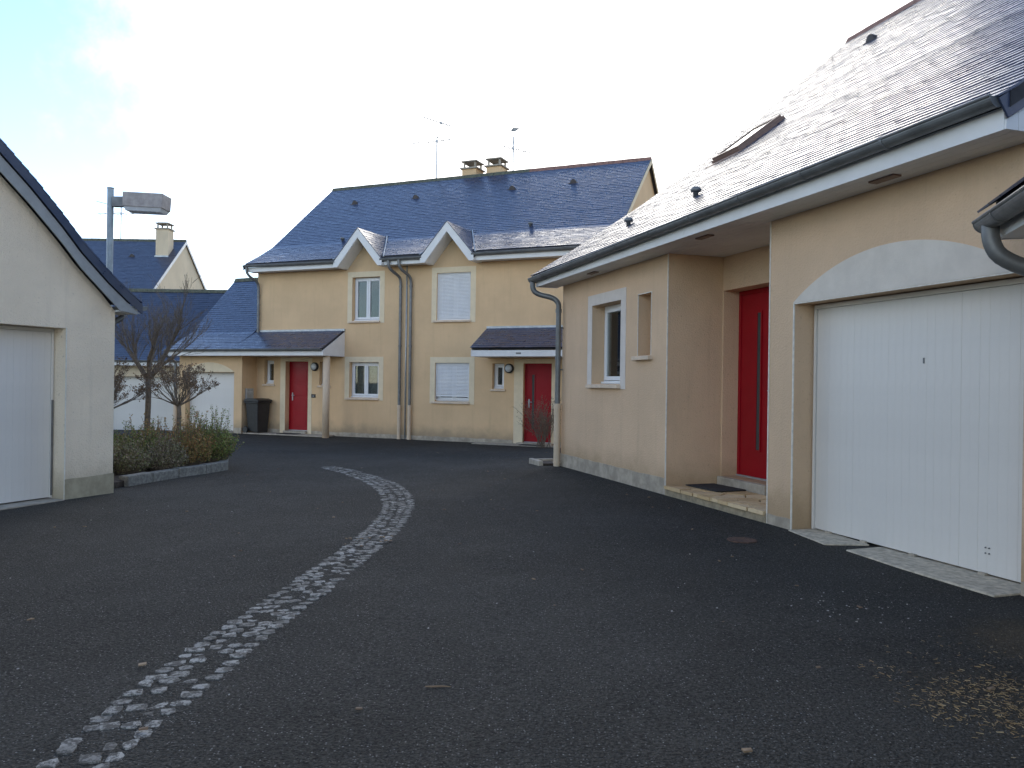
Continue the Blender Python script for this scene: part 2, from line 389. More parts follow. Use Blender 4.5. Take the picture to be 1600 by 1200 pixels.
for k in range(14):
    m = MB(); n = random.choice((7, 8, 9)); top = []; bot = []
    for j in range(n):
        a = 2*math.pi*j/n+random.uniform(-.22, .22)
        e = .5*random.uniform(.82, 1.08)/max(abs(math.cos(a)), abs(math.sin(a)))**1.0
        bot.append((e*math.cos(a), e*math.sin(a), -.02)); top.append((e*.88*math.cos(a), e*.88*math.sin(a), .006+random.uniform(-.0015, .0015)))
    m.add(bot+top+[(0, 0, .008)], [(j, (j+1) % n, n+(j+1) % n, n+j) for j in range(n)]+[(n+j, n+(j+1) % n, 2*n) for j in range(n)])
    cob_meshes.append(m.mesh('cobble', M['cobble']))
cobs = []
for i in range(NC-1):
    for row in range(4):
        y_ = (cl_[i][1]+cr_[i][1])/2
        keep = .95 if y_ > 5 else (.9 if row in (0, 3) else .66)
        if y_ < 2: keep *= .6
        if random.random() > keep: continue
        t_ = (row+.5)/4+random.uniform(-.03, .03); f_ = random.uniform(.35, .65)
        a = [cl_[i][k]+(cl_[i+1][k]-cl_[i][k])*f_ for k in (0, 1)]; b = [cr_[i][k]+(cr_[i+1][k]-cr_[i][k])*f_ for k in (0, 1)]
        x = a[0]+(b[0]-a[0])*t_; y = a[1]+(b[1]-a[1])*t_
        w = math.dist(a, b)/4; ang = math.atan2(b[1]-a[1], b[0]-a[0])+random.uniform(-.12, .12)
        cobs.append((x, y, ang, w*random.uniform(.75, 1.15), random.uniform(.062, .098)))
cobs.sort(key=lambda c: abs(c[1]-3.4) if c[1] > 2.6 else 50)
rest = MB()
for i, (x, y, ang, w, l_) in enumerate(cobs):
    me = random.choice(cob_meshes); mtx = Matrix.Translation((x, y, gz(x, y)+random.uniform(-.006, .002))) @ Matrix.Rotation(ang, 4, 'Z') @ Matrix.Diagonal((w, l_, 1, 1))
    if i < 290:
        o = link('cobble', me, channel); o.matrix_basis = mtx
    else:
        rest.val = random.random(); rest.add([mtx @ v.co for v in me.vertices], [list(p.vertices) for p in me.polygons])
rest.build('cobbles', M['cobble'], channel, kind='stuff')

# ------------------------------------------------------------------ building kit
def prof_at(prof, y):
    for (a, za), (b, zb) in zip(prof, prof[1:]):
        if y <= b: return za+(zb-za)*(y-a)/(b-a)
    return prof[-1][1]
def on_screen(p):
    d = cam.matrix_world.inverted() @ p
    if d.z > -.1: return None
    return (1244*d.x/-d.z, 1244*d.y/-d.z)
CAMI = cam.matrix_world.inverted()
def roof(parent, pm, prof, x0, x1, mat, rear=True, start=None, loc=(0,0,0), rotz=0, w=.22, e=.115, single=0, ridge='moss', ridge_split=None, th=.10, xslice=None):
    """prof: (y, z) from eave to ridge; start(x): y from which the roof exists at x"""
    yr, zr = prof[-1]
    def sect(ys):
        f = [(ys, prof_at(prof, ys))]+[p for p in prof if p[0] > ys+1e-4]
        bk = [(2*yr-p[0], p[1]) for p in prof[::-1][1:]] if rear else []
        top = f+bk
        return top+[(p[0], p[1]-th) for p in top[::-1]]
    dk_ = MB()
    ov = prof[0][0]+.085
    if start is None: dk_.prism(sect(ov), 'x', x0, x1)
    else:
        for a, b in zip(xslice, xslice[1:]): dk_.prism(sect(max(ov, start((a+b)/2))), 'x', a, b)
    ro = dk_.build('roof', M['deck'], parent, loc=loc, rotz=rotz)
    pw = pm @ Matrix.Translation(loc) @ Matrix.Rotation(rotz, 4, 'Z')
    # arc-length walk
    seg = [(Vector((0, a, za)), Vector((0, b, zb))) for (a, za), (b, zb) in zip(prof, prof[1:])]
    Ls = [(q-p).length for p, q in seg]; tot = sum(Ls)
    def at(s_):
        for (p, q), l in zip(seg, Ls):
            if s_ <= l or (p, q) == seg[-1]: return p+(q-p)*(s_/l)
            s_ -= l
    base = MB(); base.add([(-.5, 0, 0), (.5, 0, 0), (.5, 1, 0), (-.5, 1, 0), (-.5, 0, -.013), (.5, 0, -.013), (.5, 1, -.013), (-.5, 1, -.013)], [(0,1,2,3), (4,5,1,0), (5,6,2,1), (7,4,0,3)])
    me = base.mesh('slate', mat)
    items = []
    nc = int(tot/e)
    for i in range(nc):
        s0 = i*e; p = at(s0); q = at(min(tot, s0+1.85*e)); d = q-p; L = d.length
        if L < .02: continue
        ang = math.atan2(d.z, d.y)
        x = x0-(i % 2)*w/2
        while x < x1:
            a, b = max(x0, x)+.002, min(x1, x+w)-.002
            x += w
            if b-a < .04: continue
            xc = (a+b)/2
            if start and p.y < start(xc)+.01: continue
            mtx = Matrix.Translation((xc, p.y, p.z)) @ Matrix.Rotation(ang, 4, 'X') @ Matrix.Translation((0, -.004+random.uniform(-.004, .004), .023+random.uniform(-.0015, .002))) @ Matrix.Rotation(-.07+random.gauss(0, .0045), 4, 'X') @ Matrix.Rotation(random.gauss(0, .0045), 4, 'Y') @ Matrix.Rotation(random.gauss(0, .004), 4, 'Z') @ Matrix.Diagonal((b-a, L, 1, 1))
            items.append(mtx)
    if single:
        def area(m):
            c = [on_screen(pw @ (m @ Vector(v))) for v in ((-.5, 0, 0), (.5, 0, 0), (.5, .55, 0), (-.5, .55, 0))]
            if None in c or not (-790 < c[0][0] < 790 and -590 < c[0][1] < 590): return 0
            return abs(sum(c[k][0]*c[(k+1) % 4][1]-c[(k+1) % 4][0]*c[k][1] for k in range(4)))/2
        items.sort(key=lambda m: -area(m))
    rest = MB()
    for k, m in enumerate(items):
        if k < single:
            o = link('slate', me, ro); o.matrix_basis = m
        else:
            rest.val = random.random(); rest.add([m @ Vector(v) for v in base.v], base.f)
    if rest.v: rest.build('slates', mat, ro, kind='stuff')
    if ridge:
        cuts = [x0, ridge_split, x1] if ridge_split else [x0, x1]
        for k, (a, b) in enumerate(zip(cuts, cuts[1:])):
            mm = M[ridge if k == 0 else 'tile_ridge']
            n = max(1, round((b-a)/.42)); r = MB()
            for j in range(n):
                u0, u1 = a+(b-a)*j/n, a+(b-a)*(j+1)/n-.008; h = .012*(j % 2)*.3
                r.prism([(yr-.13, zr-.085+h), (yr-.06, zr+.035+h), (yr, zr+.06+h), (yr+.06, zr+.035+h), (yr+.13, zr-.085+h)], 'x', u0, u1)
            r.build('ridge_cap', mm, ro)
    return ro
def gutter(parent, x0, x1, y, z, r=.062, slope=0., joints=(), mat='zinc', caps=True):
    n = 12; m = MB(); vs_ = []
    for x, zz in ((x0, z), (x1, z+slope)):
        for rr in (r, r-.008):
            for j in range(n+1):
                a = math.pi+math.pi*j/n; vs_.append((x, y+rr*math.cos(a), zz+rr*math.sin(a)))
    k = n+1; f = []
    for j in range(n):
        f += [(j, j+1, 2*k+j+1, 2*k+j), (k+j+1, k+j, 3*k+j, 3*k+j+1)]
    f += [(0, 2*k, 3*k, k), (n, k+n, 3*k+n, 2*k+n)]
    m.add(vs_, f)
    m.tube([(x0, y-r, z+.004), (x1, y-r, z+slope+.004)], .011, 8)
    if caps:
        for x, zz in ((x0, z), (x1, z+slope)):
            m.prism([(y+(r+.004)*math.cos(math.pi+math.pi*j/n), zz+(r+.004)*math.sin(math.pi+math.pi*j/n)) for j in range(n+1)], 'x', x-.004, x+.004)
    o = m.build('gutter', M[mat], parent)
    for xj in joints:
        zz = z+slope*(xj-x0)/(x1-x0); q = MB()
        q.prism([(y+(r+.006)*math.cos(math.pi+math.pi*j/n), zz+(r+.006)*math.sin(math.pi+math.pi*j/n)) for j in range(n+1)]+[(y+(r-.002)*math.cos(2*math.pi-math.pi*j/n), zz+(r-.002)*math.sin(2*math.pi-math.pi*j/n)) for j in range(n+1)], 'x', xj-.013, xj+.013)
        q.build('gutter_joint', M[mat], o)
    return o
def smooth_path(P, it=2):
    P = [Vector(p) for p in P]
    for _ in range(it):
        Q = [P[0]]
        for a, b in zip(P, P[1:]): Q += [a*.75+b*.25, a*.25+b*.75]
        P = Q+[P[-1]]
    return P
def downpipe(parent, neck, x, y, ztop, zcut, zbot, r=.045, cast='castpipe'):
    m = MB(); m.tube(smooth_path(neck+[(x, y, ztop)])+[Vector((x, y, zcut))], r, 12)
    for z in (ztop-.02, (ztop+zcut)/2, ): m.tube([(x, y, z-.03), (x, y, z+.03)], r+.008, 12)
    for z in (ztop-.3, (ztop+zcut)/2-.2): m.box(x-.012, x+.012, y, y+.12, z-.012, z+.012)
    o = m.build('downpipe', M['zinc'], parent, smooth=True); autosm(o)
    if cast:
        q = MB(); q.tube([(x, y, zbot), (x, y, zcut+.03)], r+.010, 12); q.tube([(x, y, zcut-.05), (x, y, zcut+.034)], r+.02, 12); q.tube([(x, y, zcut-.10), (x, y, zcut-.085)], r+.016, 12); q.tube([(x, y, zbot+.1), (x, y, zbot+.12)], r+.018, 12)
        c = q.build('cast_pipe', M[cast], o, smooth=True); autosm(c)
    return o
def autosm(o, ang=40):
    me = o.data; me.set_sharp_from_angle(angle=R(ang)); return o
def frame_mb(x0, x1, z0, z1, w, y0, y1, mb=None):
    m = mb or MB(); m.box(x0, x0+w, y0, y1, z0, z1); m.box(x1-w, x1, y0, y1, z0, z1); m.box(x0+w, x1-w, y0, y1, z0, z0+w); m.box(x0+w, x1-w, y0, y1, z1-w, z1); return m
def window(parent, x0, x1, z0, z1, y, leaves=2, shutter=0, trim=None, tw=.16, sill='sill', curtain=None, trim_bottom=True, hang=.05):
    """x0..z1 is the wall opening; y the depth at which the frame stands"""
    m = frame_mb(x0+.004, x1-.004, z0+.004, z1-.004, .045, y, y+.06)
    n = leaves; lw = (x1-x0-.09)/n; panes = []
    for i in range(n):
        a = x0+.045+lw*i; b = a+lw
        frame_mb(a+.003, b-.003, z0+.055, z1-.048, .06, y-.015, y+.05, m); panes.append((a+.06, b-.06))
    m.box(x0+.004, x1-.004, y-.05, y, z0+.004, z0+.035)
    wo_ = bevel(m.build('window', M['pvc'], parent), .006)
    for a, b in panes:
        B(a, b, y+.012, y+.024, z0+.11, z1-.105).build('pane', M['glass'], wo_)
        if curtain:
            q = MB(); k = 28; vs_ = []
            for j in range(k+1):
                t_ = j/k; yy = y+.10+.018*math.sin(t_*40+a*9)
                vs_ += [(a-.05+(b-a+.1)*t_, yy, z0+.06), (a-.05+(b-a+.1)*t_, yy, z1-.06)]
            q.add(vs_, [(2*j, 2*j+2, 2*j+3, 2*j+1) for j in range(k)]); q.build('curtain', M[curtain], wo_)
    rm = MB(); rm.box(x0-.3, x1+.3, y+1.2, y+1.25, z0-.3, z1+.2); rm.build('room_back', M['room'], wo_)
    if shutter:
        q = MB(); zb = z0+(z1-z0)*(1-shutter)+.03; h = .039; k = int((z1-zb)/h)
        for j in range(k):
            zz = z1-(j+1)*h
            q.prism([(y-.075, zz+.003), (y-.085, zz+.010), (y-.086, zz+.028), (y-.077, zz+h-.001), (y-.070, zz+h-.001), (y-.070, zz+.003)], 'x', x0+.012, x1-.012)
        q.box(x0+.012, x1-.012, y-.09, y-.066, z1-(k+1)*h-.012, z1-k*h-.004)
        q.build('roller_shutter', M['pvc'], wo_)
        frame_mb(x0+.0, x1-.0, z1-(k+1)*h-.02 if shutter > .98 else z0+.04, z1, .014, y-.095, y-.06).build('shutter_rail', M['pvc'], wo_)
    if trim:
        t_ = frame_mb(x0-tw, x1+tw, z0-(.07 if trim_bottom else 0), z1+tw, tw, -.006, .0)
        t_ = MB(); zb = z0-.07
        t_.box(x0-tw, x0-.0005, -.007, -.0, zb, z1+tw); t_.box(x1+.0005, x1+tw, -.007, -.0, zb, z1+tw); t_.box(x0-.0005, x1+.0005, -.007, -.0, z1+.0005, z1+tw)
        t_.build('window_trim', M[trim], wo_)
    if sill:
        q = MB(); q.prism([(-hang-.015, z0-.062), (y-.05, z0-.062), (y-.05, z0+.003), (-hang-.015, z0-.012)], 'x', x0-tw*.55 if trim else x0-.05, x1+.02 if trim else x1+.05)
        bevel(q.build('window_sill', M[sill], wo_), .006)
    return wo_
def front_door(parent, x0, x1, z0, z1, y, glass_x=None, panels=False, handle='l'):
    m = B(x0+.05, x1-.05, y+.012, y+.055, z0+.012, z1-.05)
    if panels:
        for k in range(4):
            zz = z0+.16+k*(z1-z0-.3)/4
            m.prism([(x0+.2, zz), (x1-.2, zz), (x1-.2, zz+.34), (x0+.2, zz+.34)], 'y', y+.003, y+.013)
    d = bevel(m.build('front_door', M['red'], parent), .004)
    f = MB(); f.box(x0, x0+.05, y, y+.07, z0, z1); f.box(x1-.05, x1, y, y+.07, z0, z1); f.box(x0+.05, x1-.05, y, y+.07, z1-.05, z1); bevel(f.build('door_frame', M['red'], d), .004)
    if glass_x is not None:
        B(glass_x-.035, glass_x+.035, y+.004, y+.014, z0+.35, z1-.3).build('glass_strip', M['dark_glass'], d)
        frame_mb(glass_x-.055, glass_x+.055, z0+.33, z1-.28, .02, y-.002, y+.016).build('glass_bead', M['red'], d)
    B(x0, x1, y-.01, y+.07, z0-.02, z0+.012).build('threshold', M['pale_metal'], d)
    hx = x0+.13 if handle == 'l' else x1-.13
    h = MB(); h.box(hx-.02, hx+.02, y-.002, y+.012, z0+.92, z0+1.16); h.tube([(hx, y, z0+1.08), (hx, y-.05, z0+1.08), (hx+(.11 if handle == 'l' else -.11), y-.055, z0+1.08)], .010, 8); h.build('handle', M['pale_metal'], d)
    return d
M['dark_glass'] = m_plain('dark_glass', (.05, .06, .065), .12, .1, 3)
def garage_door(parent, x0, x1, z0, z1, y, n, latch=None, hinge=None):
    f = MB(); f.box(x0, x0+.03, y-.012, y+.05, z0, z1); f.box(x1-.03, x1, y-.012, y+.05, z0, z1); f.box(x0+.03, x1-.03, y-.012, y+.05, z1-.04, z1); f.box(x0+.03, x1-.03, y+.034, y+.05, z0+.02, z1-.04)
    d = f.build('garage_door', M['pvc_door'], parent)
    w = (x1-x0-.07)/n; me = MB(); me.prism([(0, .0011), (.0018, 0), (w-.0023, 0), (w-.0005, .0011), (w-.0005, .03), (0, .03)], 'z', z0+.008, z1-.043)
    pm_ = me.mesh('plank', M['pvc_door'])
    for i in range(n): link('plank', pm_, d, (x0+.035+w*i+.002, y+random.uniform(-.0008, .0008), 0))
    return d
def arch_panel(parent, x0, x1, z0, rise, y, mat, name='arch_panel'):
    hw = (x1-x0)/2; r = (hw*hw+rise*rise)/(2*rise); c = z0+rise-r; xc = (x0+x1)/2; a0 = math.asin(hw/r); P = [(x0, z0), (x1, z0)]
    P += [(xc+r*math.sin(a0-2*a0*k/28), c+r*math.cos(a0-2*a0*k/28)) for k in range(1, 28)]
    return MB().prism(P, 'y', y-.006, y).build(name, M[mat], parent)
def hood_vent(parent, x, y, prof, mat='vent_metal'):
    z = prof_at(prof, y); m = MB(); n = 10; r = .095; L = .26; vs_ = []; zl = z+.0
    for yy, rr in ((y-.02, r), (y+L*.55, r*.92), (y+L, r*.5)):
        zz = prof_at(prof, yy) if yy > y else z
        for j in range(n+1):
            a = math.pi*j/n; vs_.append((x+rr*math.cos(a), yy, zl-.03+rr*1.25*math.sin(a)+(.05 if yy < y+.2 else .13)))
    k = n+1; m.add(vs_, [(i*k+j, i*k+j+1, (i+1)*k+j+1, (i+1)*k+j) for i in range(2) for j in range(n)])
    m.add(vs_[:k], [list(range(k))])
    m.box(x-.15, x+.15, y-.03, y+.015, z-.03, z+.025)
    return m.build('roof_vent', M[mat], parent, smooth=False)
def cowl_vent(parent, x, y, prof):
    z = prof_at(prof, y); m = MB(); m.lathe([(.034, -.06), (.034, .075), (.038, .075), (.066, .083), (.07, .112), (.052, .137), (.016, .143)], 14, (x, y, z))
    return m.build('vent_cowl', M['zinc'], parent, smooth=True)
def chimney(parent, x0, x1, y0, y1, z0, z1, mat):
    m = B(x0, x1, y0, y1, z0, z1); c = m.build('chimney', M[mat], parent)
    q = MB(); q.box(x0-.06, x1+.06, y0-.06, y1+.06, z1, z1+.05)
    for x in (x0+.03, x1-.09):
        for y in (y0+.03, y1-.09): q.box(x, x+.06, y, y+.06, z1+.05, z1+.24)
    q.box(x0-.03, x1+.03, y0-.03, y1+.03, z1+.24, z1+.285); q.box(x0+.05, x1-.05, y0+.05, y1-.05, z1+.285, z1+.31)
    bevel(q.build('chimney_cap', M['concrete'], c), .008)
    B(x0-.03, x1+.03, y0-.035, y0, z0+.02, z0+.28).build('flashing', M['pale_metal'], c)
    return c
def antenna(parent, x, y, z0, z1, specs, curl=True):
    m = MB(); m.tube([(x, y, z0), (x, y, z1)], .024, 8); a = m.build('antenna', M['pale_metal'], parent)
    for (zz, off, dirv, L, nel, el, tilt) in specs:
        d = Vector((math.cos(R(dirv)), math.sin(R(dirv)), tilt)).normalized(); s_ = Vector((-d.y, d.x, 0)).normalized()
        c = Vector((x, y, zz))+Vector(off); q = MB(); q.tube([c-d*L*.35, c+d*L*.65], .016, 6)
        for j in range(nel):
            p = c+d*L*(-.35+j/(nel-1)); h = el*(1.15-.4*j/nel); q.tube([p-s_*h, p+s_*h], .011, 5)
        if Vector(off).length > .05: q.tube(smooth_path([(x, y, zz-.2), (x+off[0]*.9, y+off[1]*.9, zz-.16), tuple(c)]), .013, 6)
        q.box(c.x-.03, c.x+.03, c.y-.03, c.y+.03, c.z-.04, c.z+.03)
        q.build('antenna_array', M['pale_metal'], a)
    return a
def wall_lamp(parent, x, z):
    m = MB(); m.lathe([(.13, 0), (.13, .05), (.105, .075), (.1, .075)], 24); o = m.build('wall_lamp', M['black_plastic'], parent, smooth=True, loc=(x, 0, z)); o.rotation_euler = (R(90), 0, 0); autosm(o)
    q = MB(); q.lathe([(.1, .06), (.098, .085), (.07, .105), (.02, .112)], 24); q.build('opal_cover', M['opal'], o, smooth=True)
    return o
def frame_of(name, O, rot):
    e = bpy.data.objects.new(name, None); C.objects.link(e); e.location = O; e.rotation_euler = (0, 0, R(rot)); e.empty_display_size = .3
    return e, Matrix.Translation(O) @ Matrix.Rotation(R(rot), 4, 'Z')

# ------------------------------------------------------------------ right-hand house with garage
RH, RHm = frame_of('garage_house', (.83376, 13.33666, .10), -72.4)
tag(RH, 'beige rendered single-storey house with white garage door, recessed red front door and steep slate roof', 'house')
RP = [(-.47, 3.17), (.3, 3.66), (1.5, 4.47), (2.7, 5.34), (4, 6.39), (6, 8.1)]
w = MB()
w.wall(0, 3.61, -.3, 3.32, [(1.25, 2.265, 1.37, 2.555), (2.80, 3.17, 1.75, 2.565)])
w.wall(3.61, 5.69, -.3, 3.32, [(3.63, 4.585, .225, 2.57)], .78, .3)
w.wall(5.69, 8.62, -.3, 3.32, [(6.07, 8.455, -.3, 2.15)])
w.box(3.36, 3.61, .3, .78, -.3, 3.32); w.box(5.69, 5.94, .3, .78, -.3, 3.32)
w.box(2.76, 3.21, .3, .33, 1.7, 2.62)
gab = [(.3, -.3), (11.7, -.3)]+[(12-p[0], p[1]-.11) for p in RP if p[0] >= .3]+[(p[0], p[1]-.11) for p in RP[::-1][1:] if p[0] >= .3]
w.prism(gab, 'x', 0, .25); w.prism(gab, 'x', 8.37, 8.62); w.box(0, 8.62, 11.7, 12, -.3, 3.3)
w.box(.25, 8.37, .3, 11.7, 2.95, 2.99) if False else None
w.build('wall', M['wall_right'], RH)
def each(name, mat, parent, boxes):
    for b_ in boxes: B(*b_).build(name, M[mat], parent)
def plinth(parent, x0, x1, y, zt, mat, wob=.02, t=.008):
    k = max(3, int((x1-x0)/.07)); rg_ = random.Random(int(x0*100)+k); hz = [zt+rg_.gauss(0, wob*.25) for j in range(k+1)]; hz = [(hz[max(0, j-1)]+hz[j]*2+hz[min(k, j+1)])/4 for j in range(k+1)]
    P = [(x0, -.3), (x1, -.3)]+[(x1-(x1-x0)*j/k, hz[j]) for j in range(k+1)]
    return MB().prism(P, 'y', y-t, y).build('plinth', M[mat], parent)
plinth(RH, -.006, 3.60, 0, .20, 'plinth'); plinth(RH, 5.70, 6.056, 0, .10, 'plinth'); plinth(RH, 8.462, 8.62, 0, .1, 'plinth')
each('corner_bead', 'bead', RH, [(x, x+.012, -.009, .004, .0, 2.15 if x > 6 else 2.999) for x in (3.602, 5.683, 6.060)]+[(2.79, 2.80, -.006, .004, 1.75, 2.575), (3.17, 3.18, -.006, .004, 1.75, 2.575), (2.8005, 3.1695, -.006, .004, 2.565, 2.575), (6.073, 8.455, -.010, .0, 2.142, 2.152)])
window(RH, 1.25, 2.265, 1.37, 2.555, .2, 1, trim='trim_right', curtain='curtain')
q = MB(); q.prism([(-.07, 1.69), (.29, 1.69), (.29, 1.753), (-.07, 1.742)], 'x', 2.74, 3.22); bevel(q.build('niche_sill', M['sill'], RH), .006)
arch_panel(RH, 6.05, 8.47, 2.155, .37, -.0005, 'arch')
garage_door(RH, 6.09, 8.44, .015, 2.14, .22, 28)
gd = RH.children[-1]
for z in (.17, .21):
    for x in (7.99, 8.02): MB().tube([(x, .226, z), (x, .213, z)], .006, 8).build('bolt', M['zinc'], gd)
q = B(7.395, 7.407, .214, .225, 1.56, 1.605); q.build('lock_plate', M['zinc'], gd)
each('door_guide', 'concrete', gd, [(x, x+.06, .19, .22, .006, .028) for x in (6.3, 6.75, 7.3, 7.95)])
# door sill slabs
sl_ = MB(); sl_.prism([(6.085, -.05), (6.75, -.17), (6.86, .2), (6.085, .3)], 'z', -.2, .012); sl_.prism([(6.98, -.15), (7.6, -.20), (8.45, -.22), (8.45, .3), (6.95, .3)], 'z', -.2, .010)
bevel(sl_.build('door_apron', M['pale_concrete'], RH), .008)
# porch
fl = B(3.615, 5.685, -.015, .779, -.3, .095).build('porch_slab', M['mortar'], RH)
def voronoi(x0, x1, y0, y1, n, seed):
    rg = random.Random(seed); P = [(rg.uniform(x0, x1), rg.uniform(y0, y1)) for _ in range(n)]
    for _ in range(2):
        cells = []
        for i, p in enumerate(P):
            poly = [(x0, y0), (x1, y0), (x1, y1), (x0, y1)]
            for j, o in enumerate(P):
                if i == j: continue
                mx_, my_ = (p[0]+o[0])/2, (p[1]+o[1])/2; nx_, ny_ = o[0]-p[0], o[1]-p[1]; out = []
                for a, b in zip(poly, poly[1:]+poly[:1]):
                    da = (a[0]-mx_)*nx_+(a[1]-my_)*ny_; db = (b[0]-mx_)*nx_+(b[1]-my_)*ny_
                    if da <= 0: out.append(a)
                    if da*db < 0: t_ = da/(da-db); out.append((a[0]+(b[0]-a[0])*t_, a[1]+(b[1]-a[1])*t_))
                poly = out
                if len(poly) < 3: break
            cells.append(poly)
        P = [(sum(q[0] for q in c)/len(c), sum(q[1] for q in c)/len(c)) for c in cells]
    return cells, P
cells, cen = voronoi(3.62, 5.68, -.045, .70, 26, 4)
for poly, c in zip(cells, cen):
    if len(poly) < 3: continue
    k = .93; z = .118+random.uniform(-.004, .005)
    pp = [(c[0]+(p[0]-c[0])*k, c[1]+(p[1]-c[1])*k) for p in poly]
    MB().prism(pp, 'z', .08, z).build('flagstone', M['flag'], fl)
bevel(B(3.616, 4.62, .72, 1.0, .0, .222).build('doorstep', M['concrete'], RH), .012)
front_door(RH, 3.632, 4.583, .232, 2.568, 1.0, glass_x=4.07, handle='r')
# eave
sf = MB()
for k in range(4): sf.box(-.25, 8.618, -.372+.093*k+.001, -.372+.093*(k+1)-.003, 3.0, 3.015)
sf.box(-.25, 8.618, -.372, -.001, 3.006, 3.03)
for k in range(8): sf.box(3.612, 5.688, .0+.0975*k+.002, .0975*(k+1)-.002, 3.0, 3.015)
sf.box(3.612, 5.688, 0, .779, 3.006, 3.03)
sf.build('soffit', M['fascia'], RH)
each('fascia', 'fascia', RH, [(-.25, 4.66, -.392, -.373, 2.992, 3.135), (4.664, 8.62, -.392, -.373, 2.992, 3.135)])
for x in (7.4, 4.76, 1.68):
    q = B(x-.13, x+.13, -.23, -.15, 2.985, 3.0); q.build('soffit_vent', M['brown_metal'], RH)
gutter(RH, -.30, 8.63, -.458, 3.125, .062, .06, [.35+.92*k for k in range(9)])
for x, a in ((8.622, 1), (-.265, -1)):
    bx = MB()
    for k in range(4):
        y0, y1 = -.39+.1*k, -.39+.1*(k+1)-.003
        bx.prism([(y0, 2.992), (y1, 2.992), (y1, prof_at(RP, y1)-.17), (y0, max(2.995, prof_at(RP, y0)-.17))], 'x', x, x+.014)
    bx.build('eave_box_end', M['fascia'], RH)
    vb = [(p[0], p[1]+.002) for p in RP]; vb = vb+[(p[0], p[1]-.19) for p in vb[::-1]]
    vb[len(RP)*2-1] = (-.39, 3.06)
    MB().prism(vb, 'x', x+(.016 if a > 0 else -.012), x+(.03 if a > 0 else .0)).build('verge_board', M['slate_dark'], RH)
downpipe(RH, [(-.24, -.458, 3.09), (-.24, -.458, 2.96), (-.20, -.40, 2.87), (-.02, -.15, 2.80), (.03, -.085, 2.70)], .03, -.085, 2.6, 1.0, -.06, .045)
rr = roof(RH, RHm, RP, -.30, 8.66, M['slate'], single=300, ridge='tile_ridge')
hood_vent(rr, 1.37, 5.0, RP); cowl_vent(rr, 1.71, .36, RP); cowl_vent(rr, 3.52, .42, RP)
# skylight: frame on the roof, sash slightly open
p0 = Vector((0, 2.18, prof_at(RP, 2.18))); p1 = Vector((0, 2.98, prof_at(RP, 2.98))); sa = math.atan2(p1.z-p0.z, p1.y-p0.y); Ls_ = (p1-p0).length
sk = frame_mb(-.39, .39, 0, Ls_, .07, -.10, .05)
sk = MB(); sk.box(-.39, -.33, 0, Ls_, -.03, .065); sk.box(.33, .39, 0, Ls_, -.03, .065); sk.box(-.33, .33, 0, .06, -.03, .065); sk.box(-.33, .33, Ls_-.06, Ls_, -.03, .065); sk.box(-.46, .46, -.12, 0, .01, .03)
so_ = sk.build('skylight', M['brown_metal'], rr, loc=(1.45, p0.y, p0.z)); so_.rotation_euler = (sa, 0, 0)
q = MB(); q.box(-.36, .36, .02, .08, .065, .105); q.box(-.36, .36, Ls_-.08, Ls_-.02, .065, .105); q.box(-.36, -.30, .08, Ls_-.08, .065, .105); q.box(.30, .36, .08, Ls_-.08, .065, .105)
sh = q.build('sash', M['brown_metal'], so_)
B(-.30, .30, .08, Ls_-.08, .075, .09).build('pane', M['dark_glass'], so_)

# ------------------------------------------------------------------ two-storey pair of houses opposite
MH, MHm = frame_of('terraced_house', (-3.20279, 22.92725, -.18), -23)
tag(MH, 'two-storey ochre pair of houses with two small gables, red doors and blue slate roof', 'house')
MP = [(-.52, 5.17), (.2, 5.55), (.79, 5.90), (1.19, 6.22), (2.85, 7.57), (4.06, 8.54)]
DK = 1.15; DZ = 6.06; DORM = (-1.19, 1.70); DHW = .82
def y_of_z(prof, z):
    for (a, za), (b, zb) in zip(prof, prof[1:]):
        if z <= zb: return a+(b-a)*(z-za)/(zb-za)
    return prof[-1][0]
def d_start(x):
    for c in DORM:
        d = abs(x-c)
        if d < DHW-.02: return max(MP[0][0], y_of_z(MP, DZ-DK*d))
    return MP[0][0]
W1 = (-1.698, -.742, 3.43, 4.715); W2 = (1.135, 2.195, 3.40, 4.725); W3 = (-1.765, -.75, 1.165, 2.21); W4 = (1.115, 2.19, 1.115, 2.2)
D1 = (-4.10, -3.25, .10, 2.23); D2 = (3.81, 4.62, .06, 2.19); S1 = (-4.92, -4.55, 1.53, 2.26); S2 = (-2.84, -2.47, 1.51, 2.225); S3 = (2.89, 3.24, 1.49, 2.185)
w = MB(); w.wall(-5.22, 6.15, -.4, 5.10, [W1, W2, W3, W4, D1, D2, S1, S2, S3])
for c in DORM: w.prism([(c-.78, 5.10), (c+.78, 5.10), (c, 5.10+.78*DK-.08)], 'y', 0, .3)
mg = [(.3, -.4), (7.82, -.4)]+[(8.12-p[0], p[1]-.10) for p in MP if p[0] >= .2]+[(p[0], p[1]-.10) for p in MP[::-1][1:] if p[0] >= .2]
w.prism(mg, 'x', -5.22, -4.95); w.prism(mg, 'x', 5.88, 6.15); w.box(-5.22, 6.15, 7.82, 8.12, -.4, 5.1); w.box(-4.95, 5.88, .3, 7.82, 2.6, 2.8)
w.build('wall', M['wall_main'], MH)
plinth(MH, -5.215, D1[0]-.2, 0, .14, 'plinth', .03); plinth(MH, D1[1]+.15, D2[0]-.29, 0, .12, 'plinth', .03); plinth(MH, D2[1]+.21, 6.15, 0, .12, 'plinth', .03)
window(MH, *W1, .14, 2, trim='trim_main'); window(MH, *W3, .14, 2, trim='trim_main', curtain='curtain')
window(MH, *W2, .14, 2, 1.0, trim='trim_main'); window(MH, *W4, .14, 2, .87, trim='trim_main')
for s_ in (S1, S2, S3): window(MH, *s_, .14, 1, trim=None, hang=.03)
